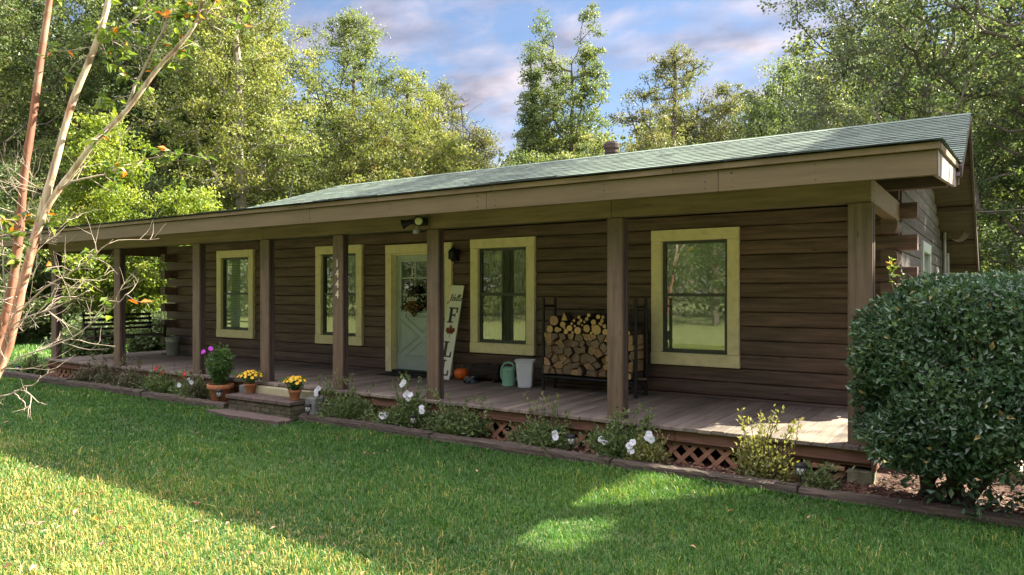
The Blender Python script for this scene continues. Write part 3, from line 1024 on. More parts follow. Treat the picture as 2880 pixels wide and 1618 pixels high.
def rough_timber(x0, x1, y0, y1, z0, z1, seed, tilt=0.0):
    r = random.Random(seed)
    b = MB(); b.tint = r.uniform(.2, .8)
    n = max(6, int((x1 - x0) / .07))
    prof = [(0, 0), (1, 0), (1, .86), (.93, 1), (.5, 1.03), (.08, .98), (0, .84), (-.03, .45)]
    V = []; F = []
    ph = r.uniform(0, 6)
    for i in range(n + 1):
        x = x0 + (x1 - x0) * i / n
        wob = .008 * math.sin(x * 1.9 + ph)
        for a, c in prof:
            V.append((x + (r.uniform(-.008, .008) if i in (0, n) else 0), y0 + (y1 - y0) * a + wob + r.uniform(-.006, .006),
                      z0 + (z1 - z0) * c + r.uniform(-.008, .006) + .006 * math.sin(x * 3.1 + ph) + tilt * (x - x0)))
    m = len(prof)
    for i in range(n):
        for k in range(m):
            k2 = (k + 1) % m
            F.append((i * m + k, (i + 1) * m + k, (i + 1) * m + k2, i * m + k2))
    F.append(tuple(range(m))); F.append(tuple(n * m + k for k in range(m - 1, -1, -1)))
    b.add(V, F)
    return b


TIES = [(-18.3, -15.3, 'edging timber under the crape myrtle branches, at the far left end of the bed', 0),
        (-15.28, -12.6, 'dark edging timber in front of the low leafy plants left of the steps', 0),
        (-12.58, -10.17, 'edging timber ending at the left side of the brick steps', 0),
        (-8.40, -5.95, 'edging timber starting at the right side of the brick steps', 0),
        (-5.92, -3.45, 'black ended edging timber below the firewood rack', 0),
        (-3.43, -1.55, 'cracked edging timber in front of the bare lattice skirt', 0),
        (-1.53, 2.4, 'weathered edging timber running under the big clipped bush', 0)]
for i, (a, b, lab, s) in enumerate(TIES):
    o = rough_timber(a, b, 7.0, 7.145, GZ - .03, -.328 - .0035 * (a + 8) + random.uniform(-.008, .006), 40 + i).build('landscape_timber', m_tie)
    tag(o, lab, 'timber', 'timbers edging the flower bed')
o = rough_timber(-17.9, -17.15, 8.05, 8.17, GZ - .03, -.34, 77).build('landscape_timber', m_tie)
tag(o, 'short dark edging timber beside the far left corner of the deck', 'timber', 'timbers edging the flower bed')

# steps and paving slab
m_step = M('brown_brick_step', (0.092, 0.068, 0.054), rough=.9, var=.3, scale=(5, 5, 5), nscale=3, bump=.4, attr=True)
m_course = M('mossy_brick_course', (0.085, 0.075, 0.048), rough=.95, var=.4, scale=(5, 5, 7), nscale=3, bump=.5, attr=True, spots=(4, .6, (.05, .06, .025)))
m_riser = M('cream_block_riser', (0.36, 0.33, 0.20), rough=.8, var=.15, scale=(4, 4, 4), bump=.2, spots=(5, .4, (.2, .17, .1)))
m_conc = M('grey_concrete', (0.15, 0.155, 0.14), rough=.95, var=.25, scale=(4, 4, 4), nscale=3, bump=.4)
SL = (-9.25, 7.1, GZ)
st = thing('porch_steps', 'low brick steps with a cream riser leading up to the porch', 'steps', SL)
b = MB(); b.tint = .5
for i in range(5):
    b.tint = random.uniform(.3, .7)
    xa = -9.99 + i * .306
    b.bbox(xa, xa + .300, 6.90, 7.28, -.205, -.150, .006)
b.build('tread', m_step, st, off=SL)
b = MB()
for r in range(3):
    z0 = -.215 - .066 * (r + 1)
    xx = -9.955 + (.12 if r % 2 else 0)
    b.tint = .5
    b.box(-9.95, -8.49, 6.945, 7.26, z0, z0 + .062)
    while xx < -8.52:
        b.tint = random.uniform(.1, .9)
        x2 = min(xx + .225, -8.485)
        b.bbox(xx, x2 - .008, 6.928 + random.uniform(-.004, .004), 6.944, z0, z0 + .060, .005)
        xx = x2
    b.bbox(-8.489, -8.470, 6.95, 7.25, z0, z0 + .060, .005)
b.build('brick_base', m_course, st, off=SL)
b = MB()
for i in range(4):
    xa = -10.02 + i * .37
    b.bbox(xa, xa + .366, 7.285, 7.415, -.20, -.046, .006)
b.build('riser', m_riser, st, off=SL)
b = MB(); b.bbox(-10.2, -10.03, 7.3, 7.43, GZ, -.06, .01); b.build('side_block', m_conc, st, off=SL)
b = MB(); b.bbox(-8.46, -8.24, 7.16, 7.42, GZ, -.10, .015)
b.build('side_block', m_conc, st, off=SL)
b = MB()
b.prism([(-10.16, 6.69), (-9.5, 6.57), (-8.36, 6.62), (-8.34, 6.84), (-8.5, 6.90), (-9.98, 6.915)], lambda p, q, t: (p, q, t), GZ - .03, -.372)
tag(b.build('paving_slab', m_step), 'flat speckled brown paving slab set in the grass before the steps', 'paving slab')
b = MB(); b.bbox(-.16, 1.6, 8.52, 9.62, GZ - .05, -.285, .02)
tag(b.build('concrete_pad', M('pale_concrete_pad', (.34, .30, .25), rough=.9, var=.15, bump=.3)), kind='structure')
b = MB()
for i in range(3):
    b.tint = random.uniform(.3, .7)
    b.bbox(-.98, -.46, 8.70, 8.72, -.345 + i * .10, -.345 + i * .10 + .097, .004)
b.box(-.97, -.47, 8.722, 9.0, -.36, -.06); b.bbox(-1.0, -.44, 8.69, 9.02, -.045, -.02, .004)
tag(b.build('wooden_box', M('tan_wood', (.33, .20, .09), rough=.7, var=.2, scale=(1, 6, 6), attr=True)), 'tan wooden box on the mulch behind the clipped bush', 'box')

# ------------------------------------------------------------------ things on the porch
m_pail = M('grey_green_pail', (.30, .32, .27), rough=.5, var=.15, scale=(6, 6, 6), metal=.2)
PL = (-15.66, 9.47, 0.0)
t = thing('pail', 'grey green metal pail standing in the corner by the log ends', 'pail', PL)
b = MB(); b.lathe([(.125, .002), (.132, .01), (.150, .30), (.156, .305), (.150, .31), (.160, .395), (.168, .40), (.168, .412), (.156, .412), (.15, .40), (.12, .03), (.0, .028)], 28, cap1=False)
b.build('body', m_pail, t, True)
b = MB(); b.tube([(.165 * math.cos(a), -.17 + .02 * math.sin(a) - .01, .36 - .13 * math.sin(a)) for a in np.linspace(0, PI, 14)], .004, 6)
b.build('handle', m_metal_grey, t)

m_swing = M('dark_brown_swing_wood', (.026, .018, .014), rough=.7, var=.3, scale=(5, 1, 5), bump=.2, attr=True)
SW = (-16.15, 8.62, .0)
t = thing('porch_swing', 'dark slatted porch swing hanging at the far left end of the porch', 'swing', SW)
b = MB()
for i, (z, h) in enumerate(((.93, .055), (.83, .06), (.73, .06), (.63, .05))):
    b.tint = random.random(); dx = -.16 - .22 * (z - .5)
    b.bbox(dx, dx + .022, -.78, .76, z - h / 2, z + h / 2, .004)
for y in (-.74, 0, .72):
    b.tube([(-.155, y, .47), (-.275, y, .97)], .018, 6)
b.build('backrest', m_swing, t)
b = MB()
for i in range(5):
    b.tint = random.random()
    b.bbox(-.12 + i * .10, -.12 + i * .10 + .085, -.78, .76, .475, .495, .004)
for y in (-.72, 0, .70): b.box(-.14, .40, y - .02, y + .02, .42, .474)
b.build('seat', m_swing, t)
for y in (-.80, .74):
    b = MB(); b.bbox(-.22, .36, y, y + .06, .66, .685, .004); b.box(.28, .32, y + .01, y + .05, .40, .659)
    b.build('armrest', m_swing, t)
for y in (-.79, .78):
    b = MB()
    for (xa, za) in ((-.20, .67), (.30, .67)):
        k = 26
        p0 = Vector((xa, y, za)); p1 = Vector((.05, y, 2.50))
        for i in range(k):
            q0 = p0.lerp(p1, i / k); q1 = p0.lerp(p1, (i + .8) / k)
            b.tube([q0, q1], .006, 5)
    b.build('chain', m_metal_dark, t)

b = MB(); b.bbox(-9.02, -8.04, 9.20, 9.66, .003, .014, .004); b.bbox(-8.98, -8.08, 9.24, 9.62, .0145, .017, .002)
tag(b.build('doormat', M('black_rubber_mat', (.018, .017, .017), rough=.9, var=.3, scale=(30, 30, 30), bump=.5)), 'flat black doormat lying in front of the pale green door', 'doormat')

# leaning board sign
m_sign = M('off_white_sign_board', (.78, .78, .66), rough=.7, var=.06, scale=(3, 3, .8), nscale=2)
m_letter = M('dark_olive_lettering', (.055, .050, .035), rough=.7, var=.2)
m_maple = M('rust_red_leaf', (.34, .085, .032), rough=.6, var=.25, scale=(9, 9, 9))
lean = math.atan2(.345, 1.55)
t = thing('board_sign', 'tall off white board leaning by the door, lettered Hello FALL with a red leaf', 'sign', (-7.620, 9.315, .003))
t.rotation_euler = (-lean, math.radians(1.6), 0)
Ls = 1.588
b = MB(); b.bbox(-.134, .134, 0, .020, 0, Ls, .004); b.build('board', m_sign, t)


def glyph(name, polys, cz, h, w, mat, cx=0.0):
    g = MB()
    for P in polys:
        g.prism([(cx + (p[0] - .5) * w, cz + (p[1] - .5) * h) for p in P], lambda p, q, s: (p, s, q), -.0035, -.0005)
    return g.build(name, mat, t)


Fp = [[(.14, .09), (.44, .09), (.44, .91), (.14, .91)], [(0, 0), (.62, 0), (.62, .088), (0, .088)], [(0, .912), (1, .912), (1, 1), (0, 1)],
      [(.84, .66), (1, .66), (1, .911), (.84, .911)], [(.441, .45), (.70, .45), (.70, .56), (.441, .56)], [(.701, .38), (.80, .38), (.80, .63), (.701, .63)]]
Lp = [[(.16, .09), (.46, .09), (.46, .91), (.16, .91)], [(0, 0), (1, 0), (1, .088), (0, .088)], [(.02, .912), (.62, .912), (.62, 1), (.02, 1)], [(.82, .089), (1, .089), (1, .36), (.88, .36)]]
glyph('lettering', Fp, Ls * (1 - .322), .262, .190, m_letter)
glyph('lettering', Lp, Ls * (1 - .685), .262, .190, m_letter)
glyph('lettering', Lp, Ls * (1 - .878), .262, .190, m_letter)
half = [(0, .5), (.06, .36), (.11, .40), (.10, .20), (.21, .30), (.24, .24), (.36, .25), (.31, .13), (.40, .08), (.22, -.06), (.25, -.13), (.04, -.10), (.02, -.10), (.02, -.34)]
mp_ = half + [(-x, z) for x, z in reversed(half[1:])]
# fan triangulation around the leaf's heart keeps the outline clean
g = MB()
for i in range(len(mp_)):
    p, q = mp_[i], mp_[(i + 1) % len(mp_)]
    c = (0, .02)
    s_ = .27; z0 = Ls * (1 - .502)
    T3 = [(c[0] * s_, c[1] * s_ + z0), (p[0] * s_, p[1] * s_ + z0), (q[0] * s_, q[1] * s_ + z0)]
    g.add([(x, -.0022, z) for x, z in T3], [(0, 1, 2), (2, 1, 0)])
g.build('leaf_emblem', m_maple, t)
# script "Hello" as brushed strokes


def stroke_word(name, strokes, cx, cz, sc, r, parent, mat, y=-.002, slant=.25):
    g = MB()
    for S in strokes:
        P = []
        S = [Vector((a, 0, c)) for a, c in S]
        for i in range(len(S) - 1):
            p0 = S[max(i - 1, 0)]; p1 = S[i]; p2 = S[i + 1]; p3 = S[min(i + 2, len(S) - 1)]
            for k in range(5):
                u = k / 5
                P.append(.5 * ((2 * p1) + (p2 - p0) * u + (2 * p0 - 5 * p1 + 4 * p2 - p3) * u * u + (3 * p1 - p0 - 3 * p2 + p3) * u ** 3))
        P.append(S[-1])
        g.tube([(cx + (p.x + p.z * slant) * sc, y, cz + p.z * sc) for p in P], r, 5)
    return g.build(name, mat, parent)


hello = [[(-.55, -.25), (-.30, -.42), (-.10, .1), (.05, .95), (-.12, .80), (.02, .45), (.02, -.02)], [(-.12, .38), (.20, .50), (.42, .62)], [(.52, .98), (.40, .45), (.33, .0), (.50, .05), (.66, .22)],
         [(.60, .20), (.80, .34), (.76, .50), (.62, .38), (.66, .06), (.86, .04), (1.02, .25)], [(1.02, .25), (1.26, .75), (1.20, .98), (1.08, .6), (1.04, .12), (1.18, .02), (1.34, .25)],
         [(1.34, .25), (1.58, .75), (1.52, .98), (1.40, .6), (1.36, .12), (1.50, .02), (1.66, .2)], [(1.90, .42), (1.72, .36), (1.70, .10), (1.86, .02), (2.0, .2), (1.92, .42), (2.12, .40)]]
stroke_word('lettering', hello, -.095, Ls * (1 - .168), .112, .0058, t, m_letter)

m_pump = M('orange_pumpkin_skin', (.62, .115, .012), rough=.45, var=.18, scale=(4, 4, 1.5), nscale=2.5, spec=.45)
t = thing('pumpkin', 'round orange pumpkin beside the foot of the leaning board sign', 'pumpkin', (-7.315, 9.43, .001))
b = MB()
rows = 16; n = 60; V = []; F = []
for i in range(rows + 1):
    a = -PI / 2 + PI * i / rows
    for k in range(n):
        th = 2 * PI * k / n
        rib = 1 - .075 * (1 - abs(math.sin(th * 5))) ** 2
        r = .122 * (math.cos(a) ** .8 if math.cos(a) > 0 else 0) * rib
        z = .105 + .103 * math.sin(a) - .022 * max(0, math.sin(a)) ** 6 - .0 * rib
        V.append((r * math.cos(th), r * math.sin(th), z))
for i in range(rows):
    for k in range(n):
        F.append((i * n + k, i * n + (k + 1) % n, (i + 1) * n + (k + 1) % n, (i + 1) * n + k))
b.add(V, F); b.build('body', m_pump, t, True)
b = MB(); b.tube([(0, 0, .175), (.004, 0, .205), (.016, .006, .235), (.03, .01, .245)], [.020, .013, .011, .013], 8)
b.build('stem', M('dry_green_stem', (.10, .085, .035), rough=.8), t)

t = thing('pet_bowl', 'shiny dark pet bowl on the deck right of the pumpkin', 'bowl', (-6.965, 9.215, .001))
b = MB(); b.lathe([(.112, 0), (.116, .01), (.100, .085), (.098, .092), (.094, .092)], 32, cap1=False)
b.build('shell', M('blue_black_bowl', (.02, .022, .035), rough=.25, var=.6, scale=(14, 14, 14), col2=(.10, .12, .17), lo=.52, hi=.62, spec=.6), t, True)
b = MB(); b.lathe([(.101, .093), (.095, .096), (.088, .09), (.075, .035), (0.001, .03)], 32, cap0=False, cap1=False)
b.build('steel_dish', M('bright_steel', (.55, .56, .58), rough=.2, metal=.9, var=.1), t, True)

m_dlog = M('dark_bark_log', (.030, .022, .018), rough=.9, var=.45, scale=(2, 9, 9), nscale=2.5, bump=.9)
t = thing('bark_log', 'dark bark covered log lying on small feet against the wall', 'log', (-6.83, 9.50, .0))
b = MB()
r = random.Random(4); V = []; F = []; n = 18; L_ = 22
for i in range(L_ + 1):
    for k in range(n):
        a = 2 * PI * k / n
        q = .128 * (1 + .07 * math.sin(3 * a + i * .4) + r.uniform(-.04, .04))
        V.append((-.27 + .54 * i / L_, q * math.cos(a), .165 + q * math.sin(a)))
for i in range(L_):
    for k in range(n): F.append((i * n + k, i * n + (k + 1) % n, (i + 1) * n + (k + 1) % n, (i + 1) * n + k))
F.append(tuple(range(n))); F.append(tuple(L_ * n + k for k in range(n - 1, -1, -1)))
b.add(V, F); b.build('log_body', m_dlog, t)
for x in (-.17, .17):
    b = MB(); b.bbox(x - .03, x + .03, -.10, .10, 0, .06, .008); b.build('foot', m_dlog, t)

m_can = M('pale_green_plastic', (.22, .43, .31), rough=.4, var=.08, scale=(5, 5, 5), spec=.4)
t = thing('watering_can', 'pale green ribbed watering can with a tall loop handle', 'watering can', (-6.275, 9.27, .001), math.radians(8))
b = MB(); n = 80; V = []; F = []
prof = [(.098, 0), (.103, .012), (.103, .022), (.098, .03), (.096, .225), (.103, .235), (.100, .25), (.07, .285), (.045, .295)]
for i, (rr, z) in enumerate(prof):
    for k in range(n):
        a = 2 * PI * k / n
        q = rr * (1 - (.03 if (k % 4) < 2 and 3 <= i <= 4 else 0))
        V.append((q * math.cos(a), q * math.sin(a), z))
for i in range(len(prof) - 1):
    for k in range(n): F.append((i * n + k, i * n + (k + 1) % n, (i + 1) * n + (k + 1) % n, (i + 1) * n + k))
F.append(tuple(range(n - 1, -1, -1)))
b.add(V, F); b.build('body', m_can, t)
b = MB(); b.tube([(.085, 0, .25), (.088, 0, .31), (.055, 0, .345), (-.01, 0, .352), (-.07, 0, .335), (-.112, 0, .28), (-.128, 0, .20), (-.122, 0, .12), (-.095, 0, .075)], [.014, .016, .018, .018, .018, .018, .017, .016, .014], 10)
b.build('handle', m_can, t, True)
b = MB(); b.tube([(.06, .06, .05), (.10, .13, .12), (.12, .17, .24), (.13, .185, .31)], [.026, .02, .016, .014], 10); b.lathe([(.014, 0), (.032, .03), (.03, .036)], 14, c=(.13, .187, .31))
b.build('spout', m_can, t, True)

m_bin = M('white_plastic', (.66, .69, .74), rough=.45, var=.05, scale=(4, 4, 4), spec=.4, spots=(7, .15, (.4, .4, .4)))
t = thing('waste_bin', 'white square tapered plastic bin beside the firewood rack', 'bin', (-5.965, 9.26, .001), math.radians(28))


def rsq(w, d, r, z, n=5):
    P = []
    for cx, cy, a0 in ((w - r, d - r, 0), (-(w - r), d - r, 90), (-(w - r), -(d - r), 180), (w - r, -(d - r), 270)):
        for k in range(n):
            a = math.radians(a0 + 90 * k / (n - 1)); P.append((cx + r * math.cos(a), cy + r * math.sin(a), z))
    return P


b = MB()
rings = [rsq(.098, .090, .03, 0), rsq(.104, .096, .03, .012), rsq(.136, .126, .035, .385), rsq(.150, .140, .035, .39), rsq(.152, .142, .035, .412), rsq(.146, .136, .035, .414), rsq(.134, .124, .034, .40), rsq(.096, .088, .03, .02)]
n = len(rings[0]); V = [p for r_ in rings for p in r_]; F = []
for i in range(len(rings) - 1):
    for k in range(n): F.append((i * n + k, i * n + (k + 1) % n, (i + 1) * n + (k + 1) % n, (i + 1) * n + k))
F.append(tuple(range(n - 1, -1, -1))); F.append(tuple((len(rings) - 1) * n + k for k in range(n)))
b.add(V, F); b.build('body', m_bin, t)
b = MB(); b.tube([(.14 * math.cos(a), -.143 - .006, .425 + .012 * math.sin(a)) for a in np.linspace(0, PI, 12)], .006, 6); b.build('handle', m_bin, t)

# firewood rack
RK = (-4.86, 9.30, .0)
m_rack = M('black_tube_steel', (.018, .018, .020), rough=.45, var=.25, metal=.3, scale=(6, 6, 6))
t = thing('firewood_rack', 'black tubular steel rack holding stacked firewood on the porch', 'rack', RK)
xa, xb, ya, yb = -.71, .76, -.16, .18
for x in (xa, xb):
    for y in (ya, yb):
        b = MB(); b.tube([(x, y, .002), (x, y, 1.355)], .024, 12); b.lathe([(.027, 0), (.027, .03)], 12, c=(x, y, .0)); b.build('upright', m_rack, t, False)
for y in (ya, yb):
    b = MB(); b.tube([(xa + .026, y, .205), (xb - .026, y, .205)], .022, 10); b.build('rail', m_rack, t)
for x in (xa, xb):
    for z in (.205, 1.235):
        b = MB(); b.tube([(x, ya + .026, z), (x, yb - .026, z)], .019, 10); b.build('rail', m_rack, t)
    s = 1 if x < 0 else -1
    for y in (ya, yb):
        b = MB(); b.tube([(x + s * .02, y, .08), (x + s * .09, y, .19)], .012, 8); b.build('brace', m_rack, t)
b = MB(); b.tint = .5; b.bbox(-.80, .80, -.03, .06, .182, .181 + .0, .001) if False else b.bbox(-.80, .815, .0, .09, .229, .250, .003)
tag(b.build('board', M('pale_weathered_plank', (.26, .20, .13), rough=.8, var=.3, scale=(1, 8, 8)), None, off=None), 'pale plank across the bottom of the black firewood rack', 'plank')
b_o = C.objects['board'] if 'board' in C.objects else None
for o in C.objects:
    if o.get('category') == 'plank': o.location = RK; o.name = 'support_plank'

m_bark = M('firewood_bark', (.060, .045, .034), rough=.95, var=.45, scale=(9, 3, 9), bump=.8, attr=True)
m_cutend = M('pale_cut_end', (.62, .44, .20), rough=.8, var=.15, scale=(18, 18, 18), nscale=2, bump=.2, attr=True, col2=(.50, .30, .11))
m_split = M('split_wood_face', (.36, .225, .115), rough=.85, var=.35, scale=(16, 5, 16), nscale=2.2, bump=.5, attr=True)
m_greyend = M('aged_grey_end', (.205, .145, .092), rough=.9, var=.35, scale=(16, 16, 16), nscale=2, bump=.4, attr=True)


def poly_log(poly, y0, y1, mats, tint, grp, lab, squash=.9):
    cx = sum(p[0] for p in poly) / len(poly); cz = sum(p[1] for p in poly) / len(poly)
    b = MB(); b.tint = tint
    n = len(poly)
    R = []
    for (yy, s) in ((y0, .93), (y0 + .012, 1.0), (y1 - .01, squash)):
        R.append([((p[0] - cx) * s, yy - (y0 + y1) / 2, (p[1] - cz) * s) for p in poly])
    V = [p for r_ in R for p in r_]
    b.mi = 1
    F = []
    for i in range(2):
        for k in range(n): F.append((i * n + k, i * n + (k + 1) % n, (i + 1) * n + (k + 1) % n, (i + 1) * n + k))
    b.add(V, F)
    b.mi = 0
    b.add(R[0], [tuple(range(n))]); b.add(R[2], [tuple(range(n - 1, -1, -1))])
    o = b.build('firewood_log', mats)
    o.location = (cx, (y0 + y1) / 2, cz)
    return tag(o, lab, 'firewood', grp)


GRP = 'firewood stacked in the black rack'
rl = random.Random(12)
# split pieces: packed cells
pts = []
X0, X1, Z0, Z1 = -5.53, -4.13, .252, .835
nr = 6
for r_ in range(nr):
    z = Z0 + (r_ + .5) * (Z1 - Z0) / nr
    nc = 12
    for c_ in range(nc):
        x = X0 + (c_ + .5 + (.25 if r_ % 2 else -.25)) * (X1 - X0) / nc
        pts.append((x + rl.uniform(-.055, .055), z + rl.uniform(-.042, .042)))
for i, p in enumerate(pts):
    P = [(X0, Z0), (X1, Z0), (X1, Z1 + .02), (X0, Z1 + .02)]
    for j, q in enumerate(pts):
        if j == i: continue
        mx_, mz_ = (p[0] + q[0]) / 2, (p[1] + q[1]) / 2
        nx_, nz_ = p[0] - q[0], p[1] - q[1]
        if nx_ * nx_ + nz_ * nz_ > .2: continue
        R = []
        for k in range(len(P)):
            a, c = P[k], P[(k + 1) % len(P)]
            fa_ = (a[0] - mx_) * nx_ + (a[1] - mz_) * nz_; fc = (c[0] - mx_) * nx_ + (c[1] - mz_) * nz_
            if fa_ >= 0: R.append(a)
            if (fa_ >= 0) != (fc >= 0):
                u = fa_ / (fa_ - fc); R.append((a[0] + (c[0] - a[0]) * u, a[1] + (c[1] - a[1]) * u))
        P = R
        if len(P) < 3: break
    if len(P) < 3: continue
    cx = sum(a[0] for a in P) / len(P); cz = sum(a[1] for a in P) / len(P)
    # round one side off now and then (bark side), nick the corners, leave a gap
    Q = []
    for k in range(len(P)):
        a, c = P[k], P[(k + 1) % len(P)]
        Q.append(a)
        if math.dist(a, c) > .07: Q.append(((a[0] + c[0]) / 2 + rl.uniform(-.006, .006), (a[1] + c[1]) / 2 + rl.uniform(-.006, .006)))
    s = rl.uniform(.86, .955)
    Q = [(cx + (a[0] - cx) * s + rl.uniform(-.004, .004), cz + (a[1] - cz) * s + rl.uniform(-.004, .004)) for a in Q]
    y0 = 9.10 + rl.uniform(-.05, .07)
    me_ = m_greyend if rl.random() < .62 else m_split
    poly_log(Q, y0, y0 + rl.uniform(.36, .42), [me_, m_bark if rl.random() < .6 else m_split], rl.uniform(.05, .95), GRP, 'split brown firewood log packed in the lower part of the black rack')
ROUND = [(-5.36, 1.026, .067), (-5.207, .976, .042), (-5.311, .897, .039), (-5.152, .875, .033), (-5.088, .925, .042), (-4.951, .895, .05), (-4.831, .926, .05), (-4.658, .914, .065), (-4.616, .995, .028), (-5.027, 1.036, .02), (-5.046, .99, .02), (-4.951, 1.083, .022), (-4.912, 1.039, .022), (-4.94, 1.0, .025), (-4.822, 1.062, .025), (-4.789, 1.115, .025), (-4.723, 1.017, .036), (-4.651, 1.095, .03), (-4.577, 1.092, .022), (-4.58, 1.041, .025), (-4.55, .965, .027), (-5.44, .90, .05), (-4.53, .885, .045), (-4.44, .93, .05), (-4.34, .90, .045), (-4.26, .95, .05), (-4.40, 1.02, .035), (-4.30, 1.03, .03), (-5.24, .90, .022), (-5.05, .865, .02), (-4.75, .865, .02), (-5.18, .925, .018), (-5.005, .955, .018), (-4.89, .975, .015), (-4.72, .955, .02), (-4.87, 1.02, .016), (-4.47, 1.06, .02), (-4.20, .88, .03)]
for i, (x, z, r_) in enumerate(ROUND):
    n = 14; r_ *= 1.14
    Q = [(x + r_ * math.cos(2 * PI * k / n) * rl.uniform(.93, 1.05), z + r_ * math.sin(2 * PI * k / n) * rl.uniform(.93, 1.05)) for k in range(n)]
    y0 = 9.07 + rl.uniform(-.02, .04)
    if i == 0:
        poly_log(Q, y0, y0 + .4, [m_split, m_bark], .8, GRP, 'large reddish round log at the top left of the firewood stack')
    else:
        poly_log(Q, y0, y0 + .4, [m_cutend, m_bark], rl.uniform(.2, .9), GRP, 'round log with a pale cut end in the upper part of the firewood stack')
poly_log([(-5.235, 1.03), (-5.13, 1.03), (-5.145, 1.075), (-5.185, 1.15), (-5.205, 1.11)], 9.08, 9.30, [m_cutend, m_bark], .5, GRP, 'pointed pale wedge of firewood standing at the top left of the stack')
b = MB(); b.tube([(-5.02, 9.2, 1.21), (-4.7, 9.3, 1.165), (-4.2, 9.4, 1.10)], [.008, .014, .016], 7)
tag(b.build('branch_stick', m_bark), 'thin crooked stick lying on top of the firewood stack', 'stick')

# wreath on the door
m_vine = M('dark_grapevine', (.035, .024, .016), rough=.9, var=.4)
t = thing('door_wreath', 'diamond shaped twig wreath with autumn leaves hanging on the door', 'wreath', (-8.655, 9.795, 1.265))
b = MB()
cor = [(0, .255), (.225, 0), (0, -.255), (-.225, 0)]
rw = random.Random(3)
for s in range(7):
    for i in range(4):
        a, c = cor[i], cor[(i + 1) % 4]
        P = []
        for k in range(7):
            u = k / 6
            P.append((a[0] + (c[0] - a[0]) * u + rw.uniform(-.012, .012), rw.uniform(-.02, .0), a[1] + (c[1] - a[1]) * u + rw.uniform(-.012, .012)))
        b.tube(P, rw.uniform(.003, .006), 5)
b.tube([(-.01, -.01, .25), (-.03, .0, .42)], .004, 5); b.tube([(.01, -.01, .25), (.04, .0, .43)], .004, 5)
b.build('twig_frame', m_vine, t)
n = 150
ang = rw.uniform(0, 1)
P = np.stack([rng.normal(-.02, .085, n), rng.uniform(-.06, -.01, n), rng.normal(-.085, .06, n)], 1)
Dd = rand_dirs(n); Dd[:, 1] = -np.abs(Dd[:, 1]) * .6
m_fall = leaf_mat('autumn_leaves', [(0, (.05, .035, .02)), (.3, (.16, .07, .025)), (.55, (.30, .16, .05)), (.8, (.42, .30, .12)), (1, (.10, .12, .05))], trans=.1)
me = leaves_mesh('leaf_cluster', P, Dd, rand_dirs(n), rng.uniform(.05, .10, n), rng.uniform(.02, .045, n), rng.random(n), m_fall)
link_mesh('leaf_cluster', me, t)
n = 60
P = np.stack([rng.normal(0, .05, n), rng.uniform(-.06, -.01, n), rng.normal(.175, .04, n)], 1)
Dd = rand_dirs(n); Dd[:, 1] *= .4
m_bow = leaf_mat('dark_ribbon', [(0, (.03, .03, .018)), (1, (.11, .09, .05))], trans=.1)
link_mesh('bow', leaves_mesh('bow', P, Dd, rand_dirs(n), rng.uniform(.06, .12, n), rng.uniform(.03, .05, n), rng.random(n), m_bow), t)
n = 50
P = np.stack([rng.normal(.16, .03, n) * rng.choice([-1, 1], n), rng.uniform(-.05, -.01, n), rng.normal(-.03, .07, n)], 1)
Dd = rand_dirs(n)
link_mesh('greenery', leaves_mesh('greenery', P, Dd, rand_dirs(n), rng.uniform(.05, .09, n), rng.uniform(.02, .04, n), rng.random(n), leaf_mat('wreath_greens', [(0, (.02, .03, .02)), (1, (.06, .07, .05))], trans=.1)), t)
text_obj('lettering', 'gather', .125, M('white_script', (.75, .75, .70), rough=.5), t, (0, -.066, .055), (PI / 2, 0, 0), .003, shear=.25, sx=.85)

# solar path lights
m_cap = M('black_solar_cap', (.020, .021, .024), rough=.4, var=.2, scale=(9, 9, 9))
m_pearl = M('frosted_lamp_glass', (.52, .55, .48), rough=.35, var=.12, scale=(12, 12, 12), spec=.5)


def solar_light(loc, lab, h=.235):
    t = thing('solar_path_light', lab, 'garden light', loc, random.uniform(0, 3), 'solar path lights along the bed')
    b = MB(); b.tube([(0, 0, -.06), (0, 0, h - .13)], .0075, 8); b.lathe([(.008, h - .14), (.018, h - .125), (.02, h - .118)], 12); b.build('spike', m_cap, t)
    b = MB(); b.lathe([(.016, h - .118), (.036, h - .095), (.045, h - .06), (.043, h - .035)], 20); b.build('glass', m_pearl, t, True)
    b = MB()
    k = 7
    for i in range(k):
        for sg in (1, -1):
            P = []
            for u, (rr, z) in enumerate(((.02, h - .119), (.039, h - .095), (.048, h - .06), (.046, h - .034))):
                a = 2 * PI * i / k + sg * u * .36
                P.append((rr * math.cos(a), rr * math.sin(a), z))
            b.tube(P, .0026, 5)
    b.build('wire_cage', m_cap, t)
    b = MB(); b.lathe([(.047, h - .034), (.054, h - .03), (.054, h - .012), (.047, h - .008), (.044, h - .001), (.03, h + .004), (.001, h + .006)], 24, cap1=False); b.build('cap', m_cap, t)
    return t


solar_light((-1.552, 7.2, -.405), 'solar light nearest the clipped bush, behind the edging timber')
solar_light((-4.021, 7.2, -.405), 'solar light in the shrubs below the firewood rack')
solar_light((-6.379, 7.2, -.405), 'solar light among white flowered shrubs below the leaning sign')
solar_light((-10.431, 7.10, -.385), 'solar light in front of the big terracotta pot', .25)
solar_light((-8.219, 7.0 + .02, -.40), 'solar light at the right side of the brick steps')
solar_light((-18.094, 7.3, -.41), 'solar light at the far left end beyond the deck', .22)
# service drop cable
b = MB(); P = []
for i in range(25):
    u = i / 24; P.append((-.93 + 9.0 * u, 17.05 + 15.5 * u, 3.02 + 3.2 * u - .6 * math.sin(PI * u)))
b.tube(P, .014, 6)
tag(b.build('power_line', M('black_cable', (.006, .006, .006), rough=.9, spec=.05)), 'black overhead power cable running from the gable end to the right', 'cable')
